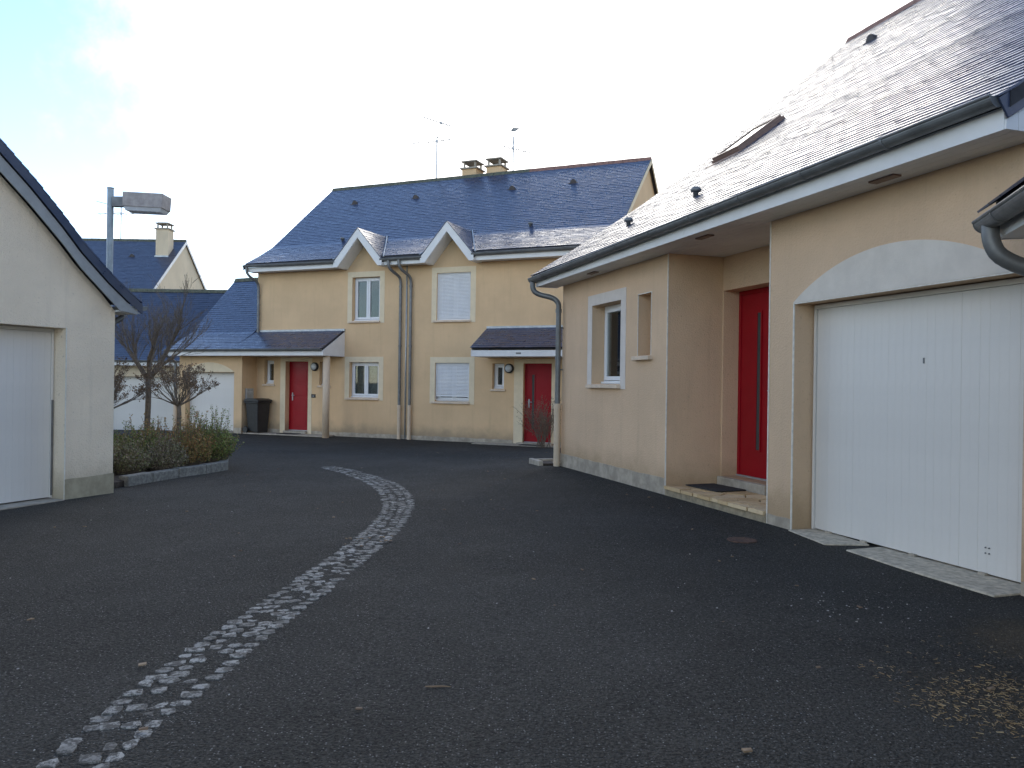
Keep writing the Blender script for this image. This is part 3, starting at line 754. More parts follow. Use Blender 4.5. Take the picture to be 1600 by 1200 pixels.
for (d, lft, rgt) in ((D1, .19, .14), (D2, .27, .2)):
    q = MB(); q.box(d[0]-lft, d[0]-.001, -.008, 0, .0, d[3]+.12); q.box(d[1]+.001, d[1]+rgt, -.008, 0, .0, d[3]+.12); q.box(d[0]-.001, d[1]+.001, -.008, 0, d[3]+.001, d[3]+.12)
    q.build('door_surround', M['trim_main'], MH)
front_door(MH, D1[0]+.002, D1[1]-.002, D1[2]+.01, D1[3]-.002, .18, panels=True, handle='l')
front_door(MH, D2[0]+.002, D2[1]-.002, D2[2]+.01, D2[3]-.002, .10, glass_x=D2[0]+.25, handle='l')
q = MB(); q.box(D1[0]+.0, D1[1]-.0, -.1, .18, -.3, D1[2]+.004); bevel(q.build('doorstep', M['concrete'], MH), .01)
q = MB(); q.box(D2[0]-.1, D2[1]+.1, -.22, .10, -.3, D2[2]+.004); bevel(q.build('doorstep', M['concrete'], MH), .01)
q = MB(); q.box(-5.2, -2.25, -.62, -.0125, -.3, .03); q.build('concrete_pad', M['concrete'], MH)
q = MB(); q.box(2.55, 5.6, -.55, -.0125, -.3, .025); q.build('concrete_pad', M['concrete'], MH)
wall_lamp(MH, -3.0, 2.07); wall_lamp(MH, 3.40, 2.05)
bb = B(-3.11, -2.97, -.022, 0, 1.13, 1.24).build('doorbell_plate', M['black_plastic'], MH)
B(-3.05, -3.03, -.028, -.022, 1.165, 1.195).build('doorbell_button', M['opal'], bb)
# eave trims between the gables
spans = [(-5.33, DORM[0]-DHW+.02), (DORM[0]+DHW-.02, DORM[1]-DHW+.02), (DORM[1]+DHW-.02, 6.24)]
each('fascia', 'fascia', MH, [(a, b, -.425, -.405, 4.965, 5.10) for a, b in spans]); each('soffit', 'fascia', MH, [(a, b, -.405, -.001, 4.985, 5.005) for a, b in spans])
gutter(MH, -5.36, DORM[0]-DHW+.03, -.485, 5.155, .06, -.02); gutter(MH, DORM[0]+DHW-.06, DORM[1]-DHW+.03, -.485, 5.13, .06, 0); gutter(MH, DORM[1]+DHW-.06, 6.26, -.485, 5.14, .06, .02)
xs = sorted({-5.34, 6.26, *[c+k*.06 for c in DORM for k in range(-15, 16)]})
mr_ = roof(MH, MHm, MP, -5.34, 6.26, M['slate'], start=d_start, xslice=xs, e=.11, ridge='moss', ridge_split=2.3)
# the two small gables
for c in DORM:
    yE = -.52
    dr = MB(); body = []
    for s_ in (-1, 1):
        n = 8
        for j in range(n):
            d0, d1 = DHW*j/n, DHW*(j+1)/n; z0, z1 = DZ-DK*d0, DZ-DK*d1; ya, yb = y_of_z(MP, z0)+.15, y_of_z(MP, max(z1, MP[0][1]))+.15
            P = [(c+s_*d0, yE, z0), (c+s_*d1, yE, z1), (c+s_*d1, max(yb, yE+.05), z1), (c+s_*d0, ya, z0)]
            dr.add(P+[(p[0], p[1], p[2]-.10) for p in P], [(0,1,2,3), (7,6,5,4), (0,4,5,1), (1,5,6,2), (2,6,7,3), (3,7,4,0)])
    do = dr.build('gable_roof', M['deck'], MH)
    # slates of the gable roof
    sl2 = MB(); e = .11; L = DHW*math.hypot(1, DK); up = Vector((0, 0, 1))
    for s_ in (-1, 1):
        dn = Vector((s_, 0, -DK)).normalized(); nn = Vector((s_*DK, 0, 1)).normalized(); al = Vector((0, 1, 0))
        for i in range(int(L/e)+1):
            t0 = min(L, (i+1)*e); t1 = max(0, t0-1.85*e); dd = t0/L*DHW
            ymax = y_of_z(MP, max(MP[0][1], DZ-DK*max(0, dd-.04)))+.02
            y = yE-.02-(i % 2)*.11
            while y < ymax:
                a, b = max(yE-.02, y), min(y+.216, ymax); y += .22
                if b-a < .03: continue
                j1, j2 = .016+random.uniform(-.002, .003), .006
                o = Vector((c, 0, DZ))
                P = [o+dn*t0+al*a+nn*j1, o+dn*t0+al*b+nn*(j1+random.gauss(0, .0012)), o+dn*t1+al*b+nn*j2, o+dn*t1+al*a+nn*j2]
                sl2.val = random.random(); sl2.add(P+[p-nn*.006 for p in P], [(0,1,2,3), (0,4,5,1), (1,5,6,2), (3,7,4,0)] if s_ > 0 else [(3,2,1,0), (1,5,4,0), (2,6,5,1), (0,4,7,3)])
    sl2.build('slates', M['slate'], do, kind='stuff')
    bg_ = MB()
    for s_ in (-1, 1):
        bw = .19
        P = [(c, DZ-.012), (c+s_*DHW, DZ-DK*DHW-.012), (c+s_*DHW, 4.955), (c+s_*(DHW-.135), 4.955), (c, DZ-.275)]
        bg_.prism(P, 'y', yE-.012, yE+.014)
    bg_.build('bargeboard', M['fascia'], do)
    us = MB()
    for s_ in (-1, 1):
        P = [(c, DZ-.265), (c+s_*(DHW-.125), 4.97), (c+s_*(DHW-.14), 4.955), (c, DZ-.285)]
        us.prism(P, 'y', yE+.015, -.001)
        us.box(min(c+s_*(DHW-.13), c+s_*(DHW+.0)), max(c+s_*(DHW-.13), c+s_*(DHW+.0)), yE+.015, -.001, 4.957, 4.972)
        us.box(c+s_*DHW-.008, c+s_*DHW+.008, yE+.015, -.001, 4.973, 5.04)
    us.build('gable_soffit', M['fascia'], do)
    vy = y_of_z(MP, DZ)
    q = MB()
    for s_ in (-1, 1): q.tube([(c+s_*(DHW+.04), -.5, 5.2), (c+s_*.45, y_of_z(MP, DZ-DK*.42), DZ-DK*.42+.03), (c+s_*.03, vy+.02, DZ+.03)], .022, 6)
    q.build('valley_flashing', M['pale_metal'], do)
# verges
for x, mm in ((6.262, 'trim_main'), (-5.355, 'slate_dark')):
    vb = [(p[0], p[1]-.004) for p in MP]; full = vb+[(8.12-p[0], p[1]) for p in vb[::-1][1:]]
    MB().prism(full+[(p[0], p[1]-.15) for p in full[::-1]], 'x', x, x+.014).build('verge_board', M[mm], mr_)
for x, y in ((-3.68, 2.95), (-1.32, 2.97), (2.12, 2.98), (4.11, 3.04)): hood_vent(mr_, x, y, MP)
for x, y in ((3.55, 1.0), (-2.71, .9)): cowl_vent(mr_, x, y, MP)
chimney(mr_, -.22, .30, 4.15, 4.72, 8.2, 8.83, 'wall_main'); chimney(mr_, .68, 1.2, 4.15, 4.72, 8.2, 8.83, 'wall_main')
antenna(mr_, -1.17, 4.1, 8.45, 10.28, [(10.2, (.15, .0, .28), 200, .95, 9, .12, .33), (9.88, (0, 0, 0), 178, 1.5, 6, .35, .02)])
antenna(mr_, 1.37, 4.8, 8.2, 9.95, [(9.9, (.05, .0, .3), 120, .9, 9, .10, .2), (9.55, (0, 0, 0), 60, 1.2, 5, .3, .0)])
# downpipes at the party wall
for x in (0.0, .34):
    downpipe(MH, [(x-.17, -.485, 5.08), (x-.17, -.485, 4.93), (x-.12, -.40, 4.80), (x-.01, -.12, 4.66), (x, -.075, 4.5)], x, -.075, 4.4, .95, -.1, .042)
MB().tube([(.17, -.022, -.1), (.17, -.022, 4.98)], .022, 8).build('cable_duct', M['pale_metal'], MH, smooth=True)
downpipe(MH, [(-5.25, -.485, 5.10), (-5.25, -.485, 4.95), (-5.2, -.38, 4.82), (-5.13, -.12, 4.70), (-5.12, -.075, 4.5)], -5.12, -.075, 4.3, 3.12, 3.1, .042, None)
# garage wing and porch canopy
WP = [(-1.08, 2.56), (-.12, 3.10), (.25, 3.45), (1.95, 5.12)]
w = MB(); w.wall(-7.75, -5.222, -.4, 2.60, [(-7.5, -5.53, -.4, 1.87)], -.65, .28)
w.box(-5.50, -5.222, -.37, -.001, -.4, 2.6)
w.prism([(-.37, -.4), (4.4, -.4), (4.4, 2.5), (1.95, 4.98), (.25, 3.32), (-.37, 2.86)], 'x', -7.75, -7.5)
w.build('garage_wall', M['wall_main'], MH)
plinth(MH, -7.745, -7.52, -.65, .17, 'plinth'); plinth(MH, -5.51, -5.23, -.65, .17, 'plinth')
garage_door(MH, -7.48, -5.55, .05, 1.86, -.45, 22)
arch_panel(MH, -7.52, -5.51, 1.875, .30, -.6505, 'trim_main')
B(-7.5, -5.53, -.75, -.36, -.3, .035).build('door_apron', M['concrete'], MH)
def ws(x): return WP[0][0]
CP = [(-1.08, 2.56), (-.005, 3.15)]
wr = roof(MH, MHm, WP, -7.85, -5.24, M['slate'], e=.11, th=.08)
cr = roof(MH, MHm, CP, -5.237, -1.97, M['slate'], rear=False, e=.11, ridge=None, th=.08)
c2 = roof(MH, MHm, CP, 2.73, 6.0, M['slate'], rear=False, e=.11, ridge=None, th=.08)
B(-5.2, -1.93, -.05, -.001, 3.13, 3.20).build('flashing', M['pale_metal'], cr); B(2.72, 6.0, -.05, -.001, 3.13, 3.20).build('flashing', M['pale_metal'], c2)
fa = MB(); fa.box(-7.85, -1.96, -1.045, -1.025, 2.37, 2.51); fa.build('fascia', M['fascia'], MH)
so3 = MB(); so3.box(-7.85, -5.215, -1.025, -.651, 2.375, 2.39); so3.box(-5.215, -1.96, -1.025, -.001, 2.375, 2.39); so3.build('soffit', M['fascia'], MH)
MB().prism([(-1.05, 2.37), (-.001, 2.37), (-.001, 3.10), (-1.05, 2.515)], 'x', -1.965, -1.945).build('canopy_cheek', M['fascia'], MH)
gutter(MH, -7.9, -1.98, -1.10, 2.555, .055)
fa = MB(); fa.box(2.74, 6.0, -1.045, -1.025, 2.34, 2.50); fa.build('fascia', M['fascia'], MH)
B(4.02, 4.16, -1.05, -1.046, 2.40, 2.44).build('fascia_mark', M['zinc'], MH)
B(2.76, 6.0, -1.025, -.001, 2.345, 2.36).build('soffit', M['fascia'], MH)
MB().prism([(-1.05, 2.34), (-.001, 2.34), (-.001, 3.10), (-1.05, 2.505)], 'x', 2.742, 2.76).build('canopy_cheek', M['fascia'], MH)
MB().tube([(-2.06, -.72, -.1), (-2.06, -.72, 2.375)], .10, 20).build('porch_pillar', M['castpipe'], MH, smooth=True); autosm(MH.children[-1])
downpipe(MH, [(-7.88, -1.1, 2.52), (-7.88, -1.1, 2.4), (-7.86, -.95, 2.28), (-7.84, -.75, 2.2)], -7.84, -.72, 2.1, 1.0, -.1, .042)
mb_ = B(-5.214, -5.16, -.50, -.20, 1.0, 1.38).build('letterbox', M['pale_metal'], MH)
B(-5.16, -5.155, -.46, -.24, 1.26, 1.29).build('letter_slot', M['opal'], mb_)

# ------------------------------------------------------------------ garage at the left edge
LG, LGm = frame_of('garage_building', (-5.098, 10.2036, -.02), 67)
tag(LG, 'pale rendered gabled garage with white slatted door at the left edge', 'garage')
LPx = [(.31, 2.46), (.087, 2.60), (-.204, 2.81), (-.571, 3.116), (-.831, 3.381), (-1.235, 3.75), (-1.609, 4.056), (-3.3, 5.50)]
w = MB(); w.wall(-6.6, 0, -.3, 2.33, [(-3.1, -.69, -.3, 2.064)], 0, .3)
def lz(x): return prof_at([(-p[0], p[1]) for p in LPx], -x if x > -3.3 else 6.6+x)
tri = [(-6.6, 2.33), (0, 2.33)]+[(x, lz(x)-.28) for x in (-.2, -.571, -.831, -1.235, -1.609, -3.3)]+[(-6.6-x, lz(x)-.28) for x in (-1.609, -1.235, -.831, -.571, -.2)]
w.prism(tri, 'y', 0, .3); w.box(-.3, 0, .3, 6.7, -.3, 2.33); w.box(-6.6, -6.3, .3, 6.7, -.3, 2.33); w.wall(-6.6, 0, -.3, 2.33, [], 6.7, .3); w.prism(tri, 'y', 6.7, 7.0)
w.build('wall', M['wall_left'], LG)
plinth(LG, -.686, .008, 0, .25, 'plinth_left', .03, .010)
B(-.69, -.678, -.008, .004, 0, 2.07).build('corner_bead', M['bead'], LG)
garage_door(LG, -3.09, -.70, .02, 2.058, .2, 30)
q = B(-.725, -.70, .182, .19, .05, 1.2); q.build('worn_edge_strip', M['zinc'], LG.children[-1])
q = MB(); q.prism([(-3.1, -.12), (-.72, -.05), (-.69, .3), (-3.1, .3)], 'z', -.2, .012); q.build('door_apron', M['concrete'], LG)
lroof = roof(LG, LGm, [(-p[0], p[1]) for p in LPx], -.12, 7.1, M['slate'], rotz=R(90), th=.07, e=.115)
bb1 = [(p[0], p[1]-.02) for p in LPx]; bb2 = [(p[0], p[1]-.14) for p in LPx[::-1]]
MB().prism(bb1+bb2, 'y', -.135, -.121).build('verge_slates', M['slate_dark'], LG)
bb1 = [(p[0]-.02, p[1]-.141) for p in LPx]; bb2 = [(p[0], p[1]-.33) for p in LPx[::-1][:-3]]
MB().prism([(p[0], p[1]) for p in bb1]+bb2+[(-.02, 2.335), (.22, 2.31)], 'y', -.115, -.10).build('bargeboard', M['grey_board'] if 'grey_board' in M else M['concrete'], LG)
us = [(p[0], p[1]-.27) for p in LPx[::-1][:-3]]
MB().prism([(.24, 2.31), (.24, 2.33)]+[(0, 2.345)]+[(0, 2.325)], 'y', -.10, 7.0).build('soffit', M['fascia'], LG)
B(.24, .26, -.10, 7.0, 2.31, 2.42).build('fascia', M['fascia'], LG)
q = gutter(LG, -.10, 7.05, -.36, 2.42, .055); q.rotation_euler = (0, 0, R(90))
dpz = MB(); dpz.tube(smooth_path([(.33, .25, 2.38), (.33, .25, 2.28), (.2, .25, 2.22), (.07, .25, 2.1)])+[Vector((.07, .25, -.1))], .04, 10); dpz.build('downpipe', M['zinc'], LG, smooth=True)

# ------------------------------------------------------------------ house far left, behind the trees
FL, FLm = frame_of('far_house', (-10.2, 28.6, -.5), 0)
tag(FL, 'far slate-roofed house with cream gable, chimney and low garage wing behind the bare tree', 'house')
FP = [(-.42, 2.60), (.25, 3.10), (2.4, 5.40)]
w = MB(); w.wall(-9, 2.2, -.4, 2.62, [(-4.35, -1.95, -.4, 2.03), (-8, -5.6, -.4, 2.03)])
w.prism([(.3, -.4), (4.8, -.4), (4.8, 2.9), (2.4, 5.28), (.3, 3.0)], 'x', 1.9, 2.2)
FT = [(2.35, 4.62), (3.3, 5.3), (6.9, 8.12)]
w.prism([(2.9, -.4), (10.9, -.4), (10.9, 4.9), (6.9, 8.02), (3.3, 5.18), (2.9, 4.9)], 'x', -4.75, -4.46); w.box(-14, -4.75, 2.9, 3.2, -.4, 4.85)
w.build('wall', M['wall_far'], FL)
garage_door(FL, -4.33, -1.97, .03, 2.02, .2, 26); garage_door(FL, -7.98, -5.62, .03, 2.02, .2, 26)
B(-9, 2.2, -.40, -.38, 2.42, 2.57).build('fascia', M['fascia'], FL); B(-9, 2.2, -.38, -.001, 2.43, 2.445).build('soffit', M['fascia'], FL)
gutter(FL, -9, 2.2, -.455, 2.60, .055)
roof(FL, FLm, FP, -9, 2.3, M['slate_dark'], e=.11)
fr = roof(FL, FLm, FT, -14.2, -4.40, M['slate_dark'], e=.11)
for x in (-4.398,):
    full = [(p[0], p[1]-.004) for p in FT]; full = full+[(13.8-p[0], p[1]) for p in full[::-1][1:]]
    MB().prism(full+[(p[0], p[1]-.16) for p in full[::-1]], 'x', x, x+.014).build('verge_board', M['fascia'], fr)
chimney(fr, -5.25, -4.72, 5.75, 6.3, 7.0, 8.42, 'wall_far')
hood_vent(fr, -6.25, 5.7, FT)
antenna(fr, -7.35, 6.95, 8.0, 9.65, [(9.55, (-.5, 0, .15), 175, 1.0, 9, .08, .25), (9.3, (0, 0, 0), 178, 1.6, 5, .3, .0)])

# ------------------------------------------------------------------ neighbouring garage at the right edge (only its eave corner shows)
NG, NGm = frame_of('neighbour_garage', (3.35, 4.77, .10), -105.7)
tag(NG, 'grey gutter corner and downpipe of the neighbouring garage cut by the right edge', 'garage')
NP = [(-.50, 2.44), (2.4, 4.7)]
w = MB(); w.wall(.02, 5.5, -.3, 2.4, [(1.2, 3.6, -.3, 2.05)]); w.box(.02, .3, .3, 4.8, -.3, 2.4); w.box(5.2, 5.5, .3, 4.8, -.3, 2.4); w.box(.02, 5.5, 4.5, 4.8, -.3, 2.4)
w.prism([(.0, 2.4), (4.8, 2.4), (2.4, 4.55)], 'x', .02, .3); w.prism([(.0, 2.4), (4.8, 2.4), (2.4, 4.55)], 'x', 5.2, 5.5)
w.build('wall', M['wall_right'], NG)
garage_door(NG, 1.22, 3.58, .03, 2.04, .2, 26)
B(-.02, 5.5, -.40, -.38, 2.28, 2.42).build('fascia', M['fascia'], NG); B(-.02, 5.5, -.38, -.001, 2.285, 2.30).build('soffit', M['fascia'], NG)
B(-.034, -.02, -.40, .02, 2.28, 2.46).build('eave_box_end', M['fascia'], NG)
gutter(NG, -.02, 5.5, -.47, 2.385, .062, 0, [.32, 1.3, 2.3])
downpipe(NG, [(.10, -.47, 2.36), (.10, -.47, 2.25), (.12, -.42, 2.14), (.15, -.2, 2.04), (.16, -.08, 1.96)], .16, -.07, 1.85, .9, -.1, .05)
roof(NG, NGm, NP, .0, 5.55, M['slate'], e=.115)

# ------------------------------------------------------------------ planting bed with granite kerb
BZ = .06
bedp = [(-5.32, 10.45), (-5.26, 10.83), (-5.17, 11.39), (-4.99, 12.03), (-4.74, 12.57), (-4.66, 12.93), (-4.85, 13.4), (-5.4, 14.3), (-6.6, 15.5), (-8.4, 15.9), (-10, 15.2), (-10.2, 12.6)]
bm_ = MB(); cx_ = sum(p[0] for p in bedp)/len(bedp); cy_ = sum(p[1] for p in bedp)/len(bedp)
rings = []
for k in (1.0, .93, .8, .55, .3):
    rings.append([(cx_+(p[0]-cx_)*k, cy_+(p[1]-cy_)*k, BZ+(.0 if k == 1 else random.uniform(-.01, .04))) for p in bedp])
n = len(bedp); vv = [p for r in rings for p in r]+[(cx_, cy_, BZ+.03)]+[(p[0], p[1], -.4) for p in bedp]
ff = [(i*n+j, i*n+(j+1) % n, (i+1)*n+(j+1) % n, (i+1)*n+j) for i in range(4) for j in range(n)]+[(4*n+j, 4*n+(j+1) % n, 5*n) for j in range(n)]+[(5*n+1+(j+1) % n, j+0 if False else (j+1) % n, j, 5*n+1+j) for j in range(n)]
bm_.add(vv, ff); bm_.build('planting_bed', M['soil'], kind='structure')
kb = bpy.data.objects.new('granite_kerb', None); C.objects.link(kb); kb.location = (-4.9, 12.2, gz(-4.9, 12.2))
tag(kb, 'low curved grey granite kerb edging the shrub bed beside the left garage', 'kerb')
KP = [(-5.20, 10.82), (-5.10, 11.39), (-4.91, 12.03), (-4.65, 12.57), (-4.55, 12.93), (-4.76, 13.45), (-5.3, 14.4)]
KP = [(p.x, p.y) for p in smooth_path([(a, b, 0) for a, b in KP], 1)]
KR = resample(KP, 8)
for a, b in zip(KR, KR[1:]):
    d = Vector((b[0]-a[0], b[1]-a[1])).normalized(); nn = Vector((-d.y, d.x))*.15; g_ = .006
    a2 = Vector(a)+d*g_; b2 = Vector(b)-d*g_; zt = gz(*a)+.135+random.uniform(-.008, .008)
    m = MB(); m.prism([(p.x-kb.location.x, p.y-kb.location.y) for p in (a2, b2, b2+nn, a2+nn)], 'z', -.35-kb.location.z, zt-kb.location.z)
    bevel(m.build('kerb_stone', M['granite'], kb), .014, 2)

# ------------------------------------------------------------------ shrubs
def shrub(name, loc, r, h, nst, leafmat, label, spikes=0, dens=16, seed=1, group=None, twig='twig'):
    rg = random.Random(seed); e = bpy.data.objects.new(name, None); C.objects.link(e); e.location = loc; tag(e, label, 'shrub', group)
    st = MB(); lf = MB()
    for i in range(nst):
        a = rg.uniform(0, 2*math.pi); rad = math.sqrt(rg.random()); b0 = Vector((math.cos(a)*rad*r*.45, math.sin(a)*rad*r*.45, -.05))
        hh = h*rg.uniform(.5, 1.12)*(1-.45*rad*rad); out = r*rad*rg.uniform(.8, 1.12)
        tip = Vector((math.cos(a)*out, math.sin(a)*out, hh)); spike = i < spikes
        if spike: tip.z = h*rg.uniform(1.0, 1.35); tip.x *= .8; tip.y *= .8
        mid = (b0+tip)/2+Vector((rg.gauss(0, .03), rg.gauss(0, .03), .06*h))
        P = [b0, mid, tip]; st.tube(P, [.005, .0035, .0015], 3, False)
        k = int(dens*1.9) if not spike else dens
        for j in range(k):
            t_ = rg.uniform(.22, 1.0) if not spike else rg.uniform(.7, 1); t_ = t_**.8
            p = (b0*(1-t_)**2+mid*2*t_*(1-t_)+tip*t_**2) if False else (b0.lerp(mid, t_*2) if t_ < .5 else mid.lerp(tip, t_*2-1))
            p = p+Vector((rg.gauss(0, .012), rg.gauss(0, .012), rg.gauss(0, .012)))
            u = Vector((rg.gauss(0, 1), rg.gauss(0, 1), rg.gauss(.7, .8))).normalized(); v = u.cross(Vector((rg.gauss(0, 1), rg.gauss(0, 1), rg.gauss(0, 1)))).normalized()
            L = rg.uniform(.017, .034); W = L*.36
            lf.val = min(.999, max(0, rg.gauss(.5, .25)+(.25-.35*t_ if leafmat != 'leaf_green' else .2-.25*t_)))
            lf.add([p, p+u*L*.5+v*W, p+u*L, p+u*L*.5-v*W], [(0, 1, 2, 3)])
    st.build('stems', M[twig], e); lf.build('foliage', M[leafmat], e)
    return e
GS = 'low shrubs in the kerbed bed'
shrub('low_shrub', (-5.62, 11.55, BZ), .42, .50, 300, 'leaf_grey', 'grey-brown twiggy low shrub right beside the corner of the left garage', 8, 14, 1, GS)
shrub('low_shrub', (-5.80, 12.35, BZ), .48, .60, 330, 'leaf_green', 'green-topped low shrub at the foot of the bare tree', 8, 17, 2, GS)
shrub('low_shrub', (-5.28, 12.12, BZ), .36, .50, 260, 'leaf_grey', 'sparse brownish low shrub behind the middle of the kerb', 4, 13, 3, GS)
shrub('low_shrub', (-5.18, 12.72, BZ), .44, .68, 380, 'leaf_red', 'russet-stemmed shrub in the middle of the kerbed bed', 14, 18, 4, GS)
shrub('low_shrub', (-5.02, 13.25, BZ), .50, .72, 420, 'leaf_green', 'bushy green shrub at the rounded right end of the kerbed bed', 22, 19, 5, GS)
shrub('low_shrub', (-5.95, 13.2, BZ), .5, .62, 300, 'leaf_red', 'reddish-green shrub at the back of the bed under the small trees', 14, 16, 6, GS)
shrub('low_shrub', (-6.75, 12.9, BZ), .55, .62, 300, 'leaf_green', 'dark green shrub at the back of the bed against the left garage wall', 10, 16, 7, GS)

# ------------------------------------------------------------------ bare trees
def branch(mb, tips, p, d, L, r, depth, rg, spread, up, kids, minr=.0022):
    n = 3; pts = [p]; q = p.copy(); dd = d.copy()
    for k in range(n):
        dd = (dd+Vector((rg.gauss(0, .10), rg.gauss(0, .10), rg.gauss(0, .08)+up*.10))).normalized(); q = q+dd*L/n; pts.append(q.copy())
    r1 = max(minr, r*.62); mb.tube(pts, [r+(r1-r)*k/n for k in range(n+1)], 6 if r > .012 else 4, False)
    if depth == 0: tips.append((q.copy(), dd.copy())); return
    nk = kids[len(kids)-depth] if depth <= len(kids) else 3
    for k in range(nk):
        t_ = rg.uniform(.35, 1.) if k else 1.; i = min(n-1, int(t_*n)); s0 = pts[i].lerp(pts[i+1], t_*n-i if t_ < 1 else 1.)
        ax = Vector((rg.gauss(0, 1), rg.gauss(0, 1), rg.gauss(0, .6))).normalized(); nd = (dd+ax*spread*rg.uniform(.6, 1.2)+Vector((0, 0, up*.25))).normalized()
        branch(mb, tips, s0, nd, L*rg.uniform(.6, .85), max(minr, r1*rg.uniform(.6, .85)), depth-1, rg, spread, up, kids, minr)
def tree(name, loc, label, trunk, limbs, seed, depth, L, r, spread, up, kids, heads=0, group=None, lean=.0):
    rg = random.Random(seed); e = bpy.data.objects.new(name, None); C.objects.link(e); e.location = loc; tag(e, label, 'tree', group)
    t = MB(); H, r0, r1 = trunk; P = [Vector((lean*(k/6)+.012*math.sin(k*1.7), .010*math.cos(k*2.1), -.1+(H+.1)*k/6)) for k in range(7)]
    t.tube(P, [r0*1.25]+[r0+(r1-r0)*k/6 for k in range(1, 7)], 10); t.build('trunk', M['bark'], e, smooth=True)
    c = MB(); tips = []
    for az, el, ll in limbs:
        d = Vector((math.cos(R(az))*math.cos(R(el)), math.sin(R(az))*math.cos(R(el)), math.sin(R(el))))
        branch(c, tips, P[-1]-Vector((0, 0, .04)), d, ll, r, depth, rg, spread, up, kids)
    cr_ = c.build('crown', M['bark'], e)
    if heads:
        hd = MB()
        for p, d in tips:
            if rg.random() > heads: continue
            for k in range(rg.randint(4, 10)):
                q = p+Vector((rg.gauss(0, .018), rg.gauss(0, .018), rg.gauss(0, .016)))-d*rg.uniform(0, .05); u = Vector((rg.gauss(0, 1), rg.gauss(0, 1), rg.gauss(0, 1))).normalized(); v = u.orthogonal().normalized(); L_ = rg.uniform(.010, .022)
                hd.val = rg.random(); hd.add([q, q+u*L_+v*L_*.6, q+u*L_*1.9+v.cross(u)*L_*.4, q+u*L_-v*L_*.6], [(0, 1, 2), (0, 2, 3)])
        hd.build('withered_flowers', M['leaf_dead'], cr_)
    return e
tree('bare_tree', (-6.28, 13.75, BZ), 'taller bare tree with a forked trunk standing in the kerbed bed', (1.42, .052, .046),
     [(200, 62, .62), (20, 66, .66), (100, 70, .55), (300, 55, .5), (160, 38, .5), (350, 35, .55), (60, 45, .5)], 11, 4, .55, .034, .48, .55, [4, 4, 3, 3])
tree('ornamental_tree', (-5.62, 13.45, BZ), 'small globe-headed bare tree with withered flower heads in front of the ochre garage', (.98, .042, .036),
     [(a, 18+(k % 3)*14, .34) for k, a in enumerate(range(0, 360, 30))]+[(40, 70, .3), (200, 72, .3)], 5, 3, .34, .014, .42, .45, [3, 3, 3], .75, 'globe-headed little trees')
tree('ornamental_tree', (-6.98, 13.75, BZ), 'small globe-headed tree half hidden behind the corner of the left garage', (.86, .042, .036),
     [(a+12, 18+(k % 3)*14, .36) for k, a in enumerate(range(0, 360, 30))]+[(140, 70, .3), (300, 72, .3)], 9, 3, .36, .014, .42, .45, [3, 3, 3], .75, 'globe-headed little trees')
# dry bush by the far right door
bp = MHm @ Vector((4.66, -.75, .0)); e = bpy.data.objects.new('dry_bush', None); C.objects.link(e); e.location = (bp.x, bp.y, gz(bp.x, bp.y)); tag(e, 'dry leafless brown bush in front of the far right red door', 'bush')
rg = random.Random(3); c = MB(); tips = []
for k in range(22):
    a = rg.uniform(0, 6.283); d = Vector((math.cos(a)*.5, math.sin(a)*.5, 1)).normalized(); branch(c, tips, Vector((rg.gauss(0, .06), rg.gauss(0, .06), -.03)), d, rg.uniform(.42, .68), .009, 2, rg, .42, .2, [4, 3])
c.build('stems', M['twig'], e); hd = MB()
for p, d in tips:
    for k in range(5):
        q = p-d*rg.uniform(0, .3)+Vector((rg.gauss(0, .03), rg.gauss(0, .03), rg.gauss(0, .03))); u = Vector((rg.gauss(0, 1), rg.gauss(0, 1), rg.gauss(0, 1))).normalized(); v = u.orthogonal(); hd.val = rg.random(); hd.add([q, q+u*.016+v*.009, q+u*.03, q+u*.016-v*.009], [(0, 1, 2, 3)])
hd.build('withered_leaves', M['leaf_dead'], e)

# ------------------------------------------------------------------ street lamp
lx, ly = -7.61, 15.0
e = bpy.data.objects.new('street_lamp', None); C.objects.link(e); e.location = (lx, ly, BZ); tag(e, 'grey street lamp with one box-shaped head rising behind the left garage roof', 'street lamp')
top = 5.02-BZ
m = MB(); m.tube([(0, 0, -.3), (0, 0, 1.2)], .075, 16); m.tube([(0, 0, 1.2), (0, 0, top)], .058, 16); o = m.build('post', M['lamp_post'], e, smooth=True); autosm(o)
MB().tube([(0, 0, top), (0, 0, top+.02)], .063, 16).build('post_cap', M['zinc'], e)
ar = B(.05, .34, -.055, .055, 4.68-BZ, 4.87-BZ); bevel(ar.build('arm', M['zinc'], e), .008)
hd = MB(); z0, z1 = 4.57-BZ, 4.93-BZ
hd.add([(.32, -.2, z0+.09), (1.05, -.2, z0+.06), (1.05, .2, z0+.06), (.32, .2, z0+.09), (.32, -.2, z1), (1.07, -.2, z1-.03), (1.07, .2, z1-.03), (.32, .2, z1)], [(0,3,2,1), (4,5,6,7), (0,1,5,4), (1,2,6,5), (2,3,7,6), (3,0,4,7)])
ho = bevel(hd.build('lamp_head', M['lamp_head'], e), .012)
ls = MB(); ls.add([(.335, -.185, z0+.088), (1.035, -.185, z0+.06), (1.035, .185, z0+.06), (.335, .185, z0+.088), (.36, -.16, z0+.02), (1.0, -.15, z0-.005), (1.0, .15, z0-.005), (.36, .16, z0+.02)], [(0,1,2,3), (7,6,5,4), (0,4,5,1), (1,5,6,2), (2,6,7,3), (3,7,4,0)])
ls.build('lamp_cover', M['opal'], ho)

